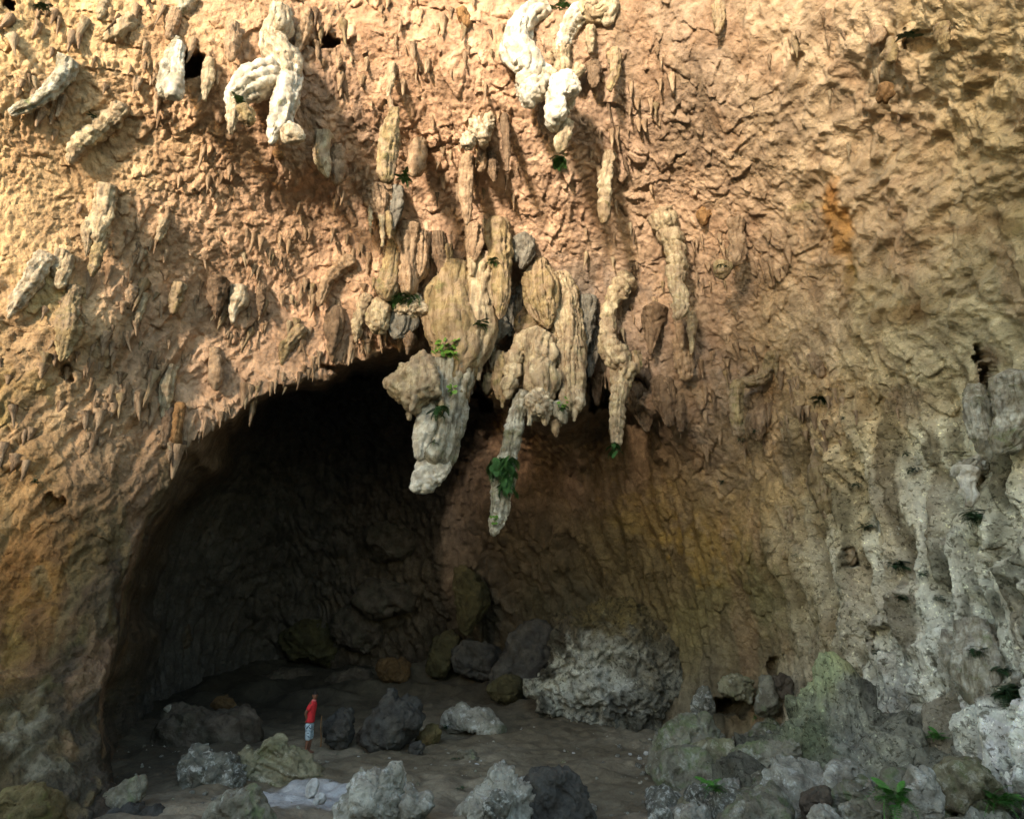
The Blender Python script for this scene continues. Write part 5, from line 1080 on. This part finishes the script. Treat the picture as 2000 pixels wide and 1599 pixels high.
# half-buried jagged blocks of the slope
jag = []
for k in range(10):
    D3, T3 = ico(5); rg_ = np.random.default_rng(400+k); P = D3*rg_.uniform(.75, 1.25, 3)*np.array([1.15, 1, .85])
    for q in range(11):
        nv_ = rg_.normal(size=3); nv_ /= np.linalg.norm(nv_); dd = P@nv_; P = P-nv_*(np.maximum(0, dd-dd.max()*rg_.uniform(.55, .85))*.95)[:, None]
    Nn = tri_normals(P, T3); off_ = rg_.uniform(0, 50, 3)
    k1, kz, kr, kb = cells(P+off_+.15*np.stack([perlin(P+off_, .6, 41), perlin(P+off_, .6, 42), perlin(P+off_, .6, 43)], -1), .45, 44)
    P = P+Nn*(.16*kr*(.6-k1)*sstep(0, .12, kb+.02)+.14*fbm(P+off_, .9, 3, 45)+.05*fbm(P+off_, .22, 3, 46, .6)-.06*np.clip(1-np.abs(perlin(P+off_, .7, 47))*9, 0, 1))[:, None]
    me = bpy.data.meshes.new('jagged_block'); me.from_pydata(P.tolist(), [], T3.tolist()); me.polygons.foreach_set('use_smooth', [True]*len(me.polygons)); me.materials.append(M[('bould', 'moss', 'pitted', 'bed', 'moss')[k % 5]]); jag.append(me)
rnd = random.Random(33)
for k in range(46):
    f = floor_hit(rnd.uniform(1290, 2020), 1430+rnd.random()**.8*175); r = rnd.choice((.22, .28, .36, .48))*rnd.uniform(.8, 1.2)
    o = bpy.data.objects.new('jagged_block', rnd.choice(jag)); COL.objects.link(o); r *= 1.35; o.location = (f[0], f[1], float(floor_z(f[0], f[1])[0])+r*.32); o.scale = (r, r, r)
    o.rotation_euler = (rnd.uniform(-.5, .5), rnd.uniform(-.5, .5), rnd.uniform(0, 6.28)); tag(o, 'jagged half-buried block of grey-green limestone in the rocky slope', 'boulder', 'half-buried blocks of the rocky slope')
# gravel and grit: too many to count
rg_ = np.random.default_rng(77); bm = bmesh.new(); bmesh.ops.create_icosphere(bm, subdivisions=1, radius=1.0); bm.verts.ensure_lookup_table()
IV = np.array([v.co[:] for v in bm.verts]); IT = np.array([[v.index for v in f.verts] for f in bm.faces]); bm.free()
ng = 2600; gxx = rg_.uniform(-11, 13, ng); gyy = rg_.uniform(12, 23, ng)
keep_ = fbm(np.stack([gxx, gyy, gxx*0], -1), 1.6, 2, 601) > .02+.25*(gxx < 3); gxx = gxx[keep_]; gyy = gyy[keep_]; ng = len(gxx)
gs = rg_.uniform(.012, .05, ng)*(1+1.0*(gxx > 4)); gzz = floor_z(gxx, gyy)
R3_ = rg_.normal(size=(ng, 3, 3)); R3_, _ = np.linalg.qr(R3_); sc3 = rg_.uniform(.5, 1.3, (ng, 1, 3))
GVv = (IV[None]*(1+rg_.uniform(-.25, .25, (ng, len(IV), 1)))*sc3)@R3_*gs[:, None, None]+np.stack([gxx, gyy, gzz], -1)[:, None]
gravel = mesh_obj('gravel', GVv.reshape(-1, 3), (IT[None]+np.arange(ng)[:, None, None]*len(IV)).reshape(-1, 3), M['bould'], smooth=False)
gravel['kind'] = 'stuff'; gravel['label'] = 'grit and gravel strewn over the cave floor'; gravel['category'] = 'gravel'
# ------------------------------------------------------------------ ferns and leafy plants
M_fern = plain_mat('fern_green', (.035,.095,.022), .6, .35, 6)
M_fern_dark = plain_mat('dark_fern_green', (.025,.055,.02), .6, .35, 6)
M_fern_bright = plain_mat('bright_fern_green', (.06,.19,.03), .55, .3, 6)
M_leaf = plain_mat('fresh_leaf_green', (.11,.22,.03), .5, .3, 5)
def frond_mesh(name, n, droop, mat):
    V = []; F_ = []
    def pt(t): return Vector((0, t*(1-.25*droop*t), .45*t-droop*t*t*1.1))
    for i in range(n):
        t = (i+.6)/n; p = pt(t); l = .26*math.sin(math.pi*min(1, t*.9+.12))**.8*(1 if i % 2 else .93); w = .42/n
        for s in (-1, 1):
            b = len(V); q = p+Vector((s*l, l*.35, -.06*l))
            V += [tuple(p+Vector((0, -w, 0))), tuple((p+q)/2+Vector((0, -w*1.1, .012))), tuple(q), tuple((p+q)/2+Vector((0, w*1.1, .012))), tuple(p+Vector((0, w, 0)))]
            F_.append((b, b+1, b+2, b+3, b+4))
    b = len(V)
    for i in range(6):
        p = pt(i/5); V += [tuple(p+Vector((-.012, 0, 0))), tuple(p+Vector((.012, 0, 0)))]
    for i in range(5): F_.append((b+2*i, b+2*i+1, b+2*i+3, b+2*i+2))
    me = bpy.data.meshes.new(name); me.from_pydata(V, [], F_); me.materials.append(mat); me.update(); return me
FR = {k: [frond_mesh('frond', 13, dr, m) for dr in (.35, .6, .95)] for k, m in (('mid', M_fern), ('dark', M_fern_dark), ('bright', M_fern_bright))}
def leaf_mesh():
    V = [(0, 0, 0)]+[(.5*math.sin(a)*(1+.12*math.cos(5*a)), .55-.5*math.cos(a)*(1+.12*math.cos(5*a)), .06*math.cos(2*a)) for a in np.linspace(.3, 6.0, 12)]
    me = bpy.data.meshes.new('leaf'); me.from_pydata(V, [], [(0, i, i+1) for i in range(1, 12)]); me.materials.append(M_leaf); me.update(); return me
LEAF = leaf_mesh()
bpy.context.view_layer.update()
_dg = bpy.context.evaluated_depsgraph_get()
def cast(x, y, off=.1):
    d = rays(x, y); hit, loc, nor, idx, ob, mt = scene.ray_cast(_dg, Vector(CAM), Vector(d))
    return np.array(loc)-d*off if hit else CAM+d*18
def fern(label, p, size, kind='mid', n=12, hang=0.0, spread=1.0, group='ferns growing on the rock', cat='fern', dirs=None):
    e = empty('fern', tuple(p)); tag(e, label, cat, group)
    for i in range(int(n*1.4)):
        o = bpy.data.objects.new('frond', rnd.choice(FR[kind])); COL.objects.link(o); o.parent = e
        a = rnd.uniform(0, 2*math.pi) if dirs is None else rnd.uniform(*dirs)
        o.rotation_euler = (rnd.uniform(-.1, .8)*(1-hang)-hang*rnd.uniform(.9, 1.5), rnd.uniform(-.2, .2), a)
        s = 1.2*size*rnd.uniform(.45, 1.15); o.scale = (s, s, s)
        o.location = (rnd.uniform(-.35, .35)*size*spread, rnd.uniform(-.15, .15)*size, rnd.uniform(-.2, .2)*size*(1+2*hang))
    return e
def on_wall(x, y, off=.12): return cast(x, y, off)
def at_form(x, y, r, off): return cast(x, y, .12)
fern('dense dark fern skirt hanging round the long pale stalactite', at_form(982,905,(1092,540),-.55), .46, 'mid', 44, .75, 1.7)
fern('second tier of fern fronds low on the long pale stalactite', at_form(990,940,(1092,540),-.5), .40, 'mid', 26, .85, 1.1)
fern('dark fern mat lying along the lumpy hanging ledge', at_form(785,578,(790,560),-.75), .36, 'mid', 34, .45, 3.0)
fern('small fern tuft on the tapering tan stalactite', at_form(962,510,(968,430),-.35), .26, 'mid', 14, .4, 1.2)
fern('small dark fern tuft on the right column of the largest stalactite', at_form(938,632,(905,520),-.75), .28, 'mid', 15, .3, 1.4)
fern('fern tuft growing under the mushroom cap', at_form(858,800,(905,520),-.95), .32, 'mid', 18, .6, .9)
fern('tiny fern beside the white bulge of the largest stalactite', at_form(850,862,(905,520),-.85), .16, 'mid', 7, .5, .8)
fern('fern tuft at the tip of the elbow-bent stalactite', at_form(1200,872,(1232,545),-.15), .30, 'mid', 18, .75, .8)
fern('fern clump hanging from the tail of the white ringed mass', at_form(1092,310,(1098,100),-.35), .34, 'mid', 28, .6, 1.4)
fern('fern tuft on top of the white ringed mass', at_form(1092,12,(1098,100),-.25), .32, 'mid', 12, .2, 1.2)
fern('fern on the left foot of the chalk white dripstone', at_form(466,198,(556,60),-.65), .26, 'mid', 12, .25, 1.6)
fern('fern clump under the tall greenish spindle', on_wall(788,345,.3), .32, 'mid', 20, .25, 1.2)
fern('tiny fern in the mossy cup under the bent tan trunk', on_wall(1410,520,.5), .18, 'dark', 8, .3, 1.2)
fern('dark fern tuft on the cream dome cluster', at_form(1098,795,(1092,540),-.75), .20, 'mid', 8, .5, .9)
for lab, x, y, s, n in (('round dark fern bush on the bare brown wall', 1605, 778, .30, 16), ('small dark fern below the round fern bush', 1645, 815, .13, 6),
 ('dark fern at the foot of the crusty scaled column', 1472, 840, .18, 9), ('dark fern beside the leg of the yellowish rib', 1446, 858, .16, 8), ('dark fern under the beehive knob', 1782, 916, .22, 10),
 ('dark fern above the beehive knob', 1770, 885, .14, 7), ('dark fern below the lumpy pale rib', 1672, 945, .22, 10), ('lone dark fern on the ochre wall', 1410, 940, .20, 9), ('large dark fern bush below the bone-like stalactite', 1900, 1005, .36, 16),
 ('dark trailing fern with a tail on the wall', 1692, 1025, .26, 12), ('biggest dark fern bush on the grey wall', 1752, 1100, .34, 16), ('dark fern right of the biggest wall fern', 1804, 1118, .20, 9), ('dark fern in a slot below the biggest wall fern', 1760, 1165, .24, 9),
 ('dark fern in a pocket on the pale wall', 1834, 1165, .20, 8), ('fern lodged low on the wall above the mound', 1712, 1275, .28, 11), ('fern line running down the pale right wall', 1910, 1270, .30, 12),
 ('thick fern bank at the foot of the right wall', 1975, 1350, .44, 20), ('fern tuft at the upper end of the fern bank', 1960, 1305, .26, 10), ('small fern at the white foot of the yellow ringed rib', 1552, 1082, .16, 7),
 ('tiny fern above the grey branch-like stalactite', 82, 12, .26, 9), ('small fern on the golden pier beside the recess', 72, 938, .18, 8), ('moss-like fern beside the slanting stack of crusty lobes', 180, 225, .16, 7), ('dark fern tuft in the dark hollow near the smooth face', 1772, 70, .26, 9)):
    fern(lab, on_wall(x, y, .15), s*.68, 'dark', int(n*2.0), .40, 1.9, group='dark ferns on the cave walls')
def fern_floor(lab, x, y, s, n, kind='bright', base=None, lift=0.0):
    f = cast(x, y, .15)
    fern(lab, f, s*.62, kind, int(n*1.3), 0.0, .9, group='ferns on the cave floor')
fern_floor('bright green fern between the lichen slab and the upright monolith', 1752, 1560, .62, 14)
fern_floor('bright green fern arching over beside the pale block', 1952, 1565, .60, 14)
fern_floor('bright green fern behind the undercut toothed rock', 1832, 1440, .36, 10, lift=.15)
fern_floor('fresh green fern beside the ochre stained knobs', 1396, 1540, .46, 12)
fern_floor('small green weed by the dark den', 1478, 1402, .24, 7, lift=.15)
fern_floor('dark weed under the flat-topped grey rock', 870, 1422, .34, 9, 'dark')
fern_floor('small weed beside the half-buried mossy stone', 892, 1482, .22, 7, 'dark')
fern_floor('thin weed in a hollow of the open floor', 900, 1540, .22, 7, 'dark')
def leafy(label, p, s, n, sx, sz):
    e = empty('leafy_plant', tuple(p)); tag(e, label, 'plant', 'leafy plants on the largest stalactite')
    for i in range(n):
        o = bpy.data.objects.new('leaf', LEAF); COL.objects.link(o); o.parent = e; q = s*rnd.uniform(.6, 1.15); o.scale = (q, q, q)
        o.location = (rnd.uniform(-sx, sx), rnd.uniform(-.15, .1), rnd.uniform(-sz, sz)); o.rotation_euler = (rnd.uniform(.4, 1.5), rnd.uniform(-.6, .6), rnd.uniform(-.9, .9))
leafy('bright leafy plant on the shoulder of the largest stalactite', at_form(872,682,(905,520),-1.05), .20, 34, .34, .28)
leafy('small leafy sprig halfway down the largest stalactite', at_form(882,764,(905,520),-.95), .16, 12, .10, .20)
leafy('small leafy sprig at the foot of the long pale stalactite', at_form(966,1018,(1092,540),-.42), .10, 9, .08, .14)
leafy('green sprig on the cream dome cluster', at_form(1100,790,(1092,540),-.85), .13, 10, .12, .14)

# ------------------------------------------------------------------ the person and the stick
M_skin = plain_mat('brown_skin', (.16,.075,.045), .55, .12, 10)
M_hair = plain_mat('black_hair', (.008,.007,.006), .6, .2, 30)
M_shirt = plain_mat('red_polo_cloth', (.55,.03,.035), .85, .12, 14)
M_collar = plain_mat('pale_red_collar', (.62,.16,.15), .85, .1, 14)
M_wood = plain_mat('brown_stick_wood', (.22,.12,.05), .8, .25, 20)
M_short = bpy.data.materials.new('patterned_blue_grey_cloth'); M_short.use_nodes = True
nt = M_short.node_tree; bs = nt.nodes['Principled BSDF']; bs.inputs['Roughness'].default_value = .85
wv = _n(nt, 'ShaderNodeTexNoise'); wv.inputs['Scale'].default_value = 5.5; wv.inputs['Detail'].default_value = 0; wv.inputs['Distortion'].default_value = 2.0
rp = _n(nt, 'ShaderNodeValToRGB'); rp.color_ramp.interpolation = 'CONSTANT'
rp.color_ramp.elements[0].color = (.33,.42,.46,1); rp.color_ramp.elements[1].position = .48; rp.color_ramp.elements[1].color = (.015,.03,.06,1)
e3 = rp.color_ramp.elements.new(.535); e3.color = (.36,.45,.49,1)
tcn = _n(nt, 'ShaderNodeTexCoord'); nt.links.new(tcn.outputs['Object'], wv.inputs['Vector']); nt.links.new(wv.outputs['Fac'], rp.inputs[0]); nt.links.new(rp.outputs[0], bs.inputs['Base Color'])

foot = floor_hit(600, 1471); foot[2] = float(floor_z(foot[0], foot[1])[0])
person = empty('person', tuple(foot)); tag(person, 'person in a red polo and patterned knee shorts standing with hands behind the back', 'person')
person.scale = (.95, .95, .95)
def loft(name, rings_, mat, seg=20, sub=1, cap=True):
    """rings: (centre xyz, rx, ry, tilt of ring about x, about y)"""
    V = []; F_ = []
    for (c, rx, ry) in rings_:
        for j in range(seg):
            a = 2*math.pi*j/seg; V.append((c[0]+rx*math.cos(a), c[1]+ry*math.sin(a), c[2]))
    n = len(rings_)
    for i in range(n-1):
        for j in range(seg): F_.append((i*seg+j, i*seg+(j+1) % seg, (i+1)*seg+(j+1) % seg, (i+1)*seg+j))
    if cap: F_.append(tuple(range(seg))[::-1]); F_.append(tuple((n-1)*seg+j for j in range(seg)))
    me = bpy.data.meshes.new(name); me.from_pydata(V, [], F_); me.materials.append(mat); me.polygons.foreach_set('use_smooth', [True]*len(F_)); me.update()
    o = bpy.data.objects.new(name, me); COL.objects.link(o); o.parent = person
    if sub: s_ = o.modifiers.new('sub', 'SUBSURF'); s_.levels = sub; s_.render_levels = sub
    return o
def skin_obj(name, joints, edges, mat, root, sub=2):
    me = bpy.data.meshes.new(name); me.from_pydata([j[:3] for j in joints], edges, []); me.materials.append(mat)
    o = bpy.data.objects.new(name, me); COL.objects.link(o); o.parent = person
    o.modifiers.new('skin', 'SKIN').use_smooth_shade = True
    for i, j in enumerate(joints):
        v = me.skin_vertices[0].data[i]; v.radius = (j[3], j[4] if len(j) > 4 else j[3]); v.use_root = (i == root)
    s_ = o.modifiers.new('sub', 'SUBSURF'); s_.levels = sub; s_.render_levels = sub
    return o
# body faces right (+x) and a little to the camera (-y); hips 0.83, shoulder 1.30, head top 1.62
J = [(0,0,.84,.11,.13),(.01,0,1.05,.10,.13),(.03,0,1.26,.10,.15),(.06,-.005,1.39,.048),(.075,-.01,1.47,.055),        # 0-4 pelvis, waist, chest, neck, jaw
     (.02,-.16,1.30,.055),(-.10,-.20,1.08,.042),(-.06,-.12,.90,.032),(-.09,-.06,.86,.026),                                # 5-8 near arm: shoulder, elbow, wrist, hand behind
     (.03,.16,1.30,.055),(-.08,.20,1.08,.042),(-.07,.10,.90,.032),(-.10,.04,.86,.026),                                    # 9-12 far arm
     (.0,-.085,.78,.085),(.02,-.10,.46,.062),(-.005,-.10,.24,.052),(-.02,-.10,.07,.035),(.07,-.12,.03,.032),(.15,-.14,.022,.022),  # 13-18 near leg
     (.0,.085,.78,.085),(.03,.09,.46,.062),(.02,.09,.24,.052),(.01,.09,.07,.035),(.10,.09,.03,.032),(.17,.08,.022,.022)]   # 19-24 far leg
E = [(0,1),(1,2),(2,3),(3,4),(2,5),(5,6),(6,7),(7,8),(2,9),(9,10),(10,11),(11,12),(0,13),(13,14),(14,15),(15,16),(16,17),(17,18),(0,19),(19,20),(20,21),(21,22),(22,23),(23,24)]
for h_, w_, s in ((8, (-.09,-.06,.86), -1), (12, (-.10,.04,.86), 1)):   # five fingers, loosely curled
    for k in range(4):
        b = len(J); J.append((w_[0]-.035, w_[1]-s*(.02-.014*k), w_[2]-.03, .0085)); J.append((w_[0]-.03, w_[1]-s*(.025-.014*k), w_[2]-.06-.006*(k in (1, 2)), .0075)); E += [(h_, b), (b, b+1)]
    b = len(J); J.append((w_[0]+.02, w_[1]-s*.03, w_[2]-.02, .010)); E.append((h_, b))
skin_obj('body', J, E, M_skin, 0)
# head, turned to the camera
hv = []; 
me = bpy.data.meshes.new('head'); bm = bmesh.new(); bmesh.ops.create_uvsphere(bm, u_segments=28, v_segments=20, radius=1)
for v in bm.verts:
    x, y, z = v.co
    wz = 1-.22*max(0, -z)**1.5
    v.co = Vector((x*.073*wz, y*.092*(1-.10*max(0, -z)), z*.118))
    if y < 0:
        v.co.y -= .022*math.exp(-((x/.22)**2+((z+.12)/.22)**2))                     # nose
        v.co.y += .008*math.exp(-(((abs(x)-.38)/.2)**2+((z-.10)/.14)**2))           # eye sockets
        v.co.y -= .006*math.exp(-((x/.35)**2+((z+.48)/.10)**2))                     # lips
        v.co.y -= .008*math.exp(-((x/.3)**2+((z+.85)/.2)**2))                       # chin
bm.to_mesh(me); bm.free(); me.materials.append(M_skin); me.polygons.foreach_set('use_smooth', [True]*len(me.polygons))
head = bpy.data.objects.new('head', me); COL.objects.link(head); head.parent = person; head.location = (.085, -.02, 1.53); head.rotation_euler = (0, 0, math.radians(24))
def head_bit(name, loc, r, mat, sc=(1, 1, 1)):
    m_ = bpy.data.meshes.new(name); b_ = bmesh.new(); bmesh.ops.create_uvsphere(b_, u_segments=10, v_segments=8, radius=r); bmesh.ops.scale(b_, vec=sc, verts=b_.verts); b_.to_mesh(m_); b_.free(); m_.materials.append(mat)
    o = bpy.data.objects.new(name, m_); COL.objects.link(o); o.parent = head; o.location = loc; return o
M_eye = plain_mat('dark_eye', (.02,.015,.012), .3, .1, 10)
for s in (-1, 1):
    head_bit('eye', (s*.029, -.078, .012), .011, M_eye); head_bit('ear', (s*.074, .005, 0), .028, M_skin, (.35, .7, 1))
head_bit('mouth', (0, -.088, -.056), .02, plain_mat('lip', (.12,.045,.035), .5, .1, 10), (1, .3, .25))
hm = bpy.data.meshes.new('hair'); bm = bmesh.new(); bmesh.ops.create_uvsphere(bm, u_segments=28, v_segments=20, radius=1)
bmesh.ops.delete(bm, geom=[v for v in bm.verts if v.co.z < .30 and (v.co.y < -.12 or v.co.z < -.35)], context='VERTS')
for v in bm.verts:
    n_ = 1+.05*math.sin(v.co.x*17+v.co.z*11)*math.cos(v.co.y*13); v.co = Vector((v.co.x*.083*n_, v.co.y*.102*n_, v.co.z*.132*n_))
bm.to_mesh(hm); bm.free(); hm.materials.append(M_hair)
hair = bpy.data.objects.new('hair', hm); COL.objects.link(hair); hair.parent = head; sol = hair.modifiers.new('thick', 'SOLIDIFY'); sol.thickness = .015
# clothes
shirt = loft('polo_shirt', [((.005,0,.80),.125,.165),((.0,0,.86),.128,.168),((.0,0,.98),.122,.165),((.015,0,1.10),.122,.172),((.03,0,1.22),.125,.19),((.035,0,1.31),.115,.195),((.045,-.002,1.36),.085,.14),((.06,-.005,1.40),.058,.068),((.065,-.006,1.415),.056,.060)], M_shirt, 24)
for s in (-1, 1):
    sl = skin_obj('sleeve', [(.03,s*.13,1.31,.082),(.0,s*.175,1.23,.076),(-.055,s*.195,1.13,.070)], [(0,1),(1,2)], M_shirt, 0)
cl = loft('collar', [((.06,-.005,1.385),.075,.088),((.064,-.006,1.41),.066,.074),((.068,-.007,1.43),.060,.064)], M_collar, 20, 1, False); cl.parent = shirt
sol = cl.modifiers.new('thick', 'SOLIDIFY'); sol.thickness = .01
skin_obj('shorts', [(0,0,.85,.135,.165),(0,0,.76,.135,.16),(0,-.09,.66,.105,.10),(.015,-.10,.46,.095,.09),(.005,-.10,.34,.096,.09),(0,.09,.66,.105,.10),(.025,.09,.46,.095,.09),(.02,.09,.34,.096,.09)], [(0,1),(1,2),(2,3),(3,4),(1,5),(5,6),(6,7)], M_short, 0)
# the stick stands in the soil beside the dark upright block
sb = floor_hit(626, 1457); top = at_y(628, 1397, float(sb[1]))
V = []; nS = 9
for i in range(nS):
    t = i/(nS-1); c = sb*(1-t)+top*t+np.array([.012*math.sin(t*7), .01*math.cos(t*5), 0]); r = .019-.006*t+.003*math.sin(t*23)
    V += [(c[0]+r*math.cos(a), c[1]+r*math.sin(a), c[2]-(.12 if i == 0 else 0)) for a in np.linspace(0, 2*math.pi, 9)[:-1]]
F_ = [(i*8+j, i*8+(j+1) % 8, (i+1)*8+(j+1) % 8, (i+1)*8+j) for i in range(nS-1) for j in range(8)]+[tuple((nS-1)*8+j for j in range(8))]
me = bpy.data.meshes.new('walking_stick'); me.from_pydata(V, [], F_); me.materials.append(M_wood); me.update()
st = bpy.data.objects.new('walking_stick', me); COL.objects.link(st); tag(st, 'thin brown wooden stick planted upright beside the person', 'stick')
# driftwood stub and litter on the slope
db = floor_hit(1384, 1585); dt = at_y(1362, 1545, float(db[1])+.1)
V = []
for i in range(7):
    t = i/6; c = db*(1-t)+dt*t; r = .085*(1-.55*t)
    V += [(c[0]+r*(1+.25*math.sin(3*a+i))*math.cos(a), c[1]+r*math.sin(a), c[2]+.02*math.sin(2*a)) for a in np.linspace(0, 2*math.pi, 9)[:-1]]
F_ = [(i*8+j, i*8+(j+1) % 8, (i+1)*8+(j+1) % 8, (i+1)*8+j) for i in range(6) for j in range(8)]+[tuple(48+j for j in range(8))]
me = bpy.data.meshes.new('driftwood'); me.from_pydata(V, [], F_); me.materials.append(plain_mat('weathered_wood', (.36,.32,.22), .85, .3, 12)); me.update()
o = bpy.data.objects.new('driftwood', me); COL.objects.link(o); tag(o, 'weathered wood stub leaning on the pale cracked rock', 'driftwood')
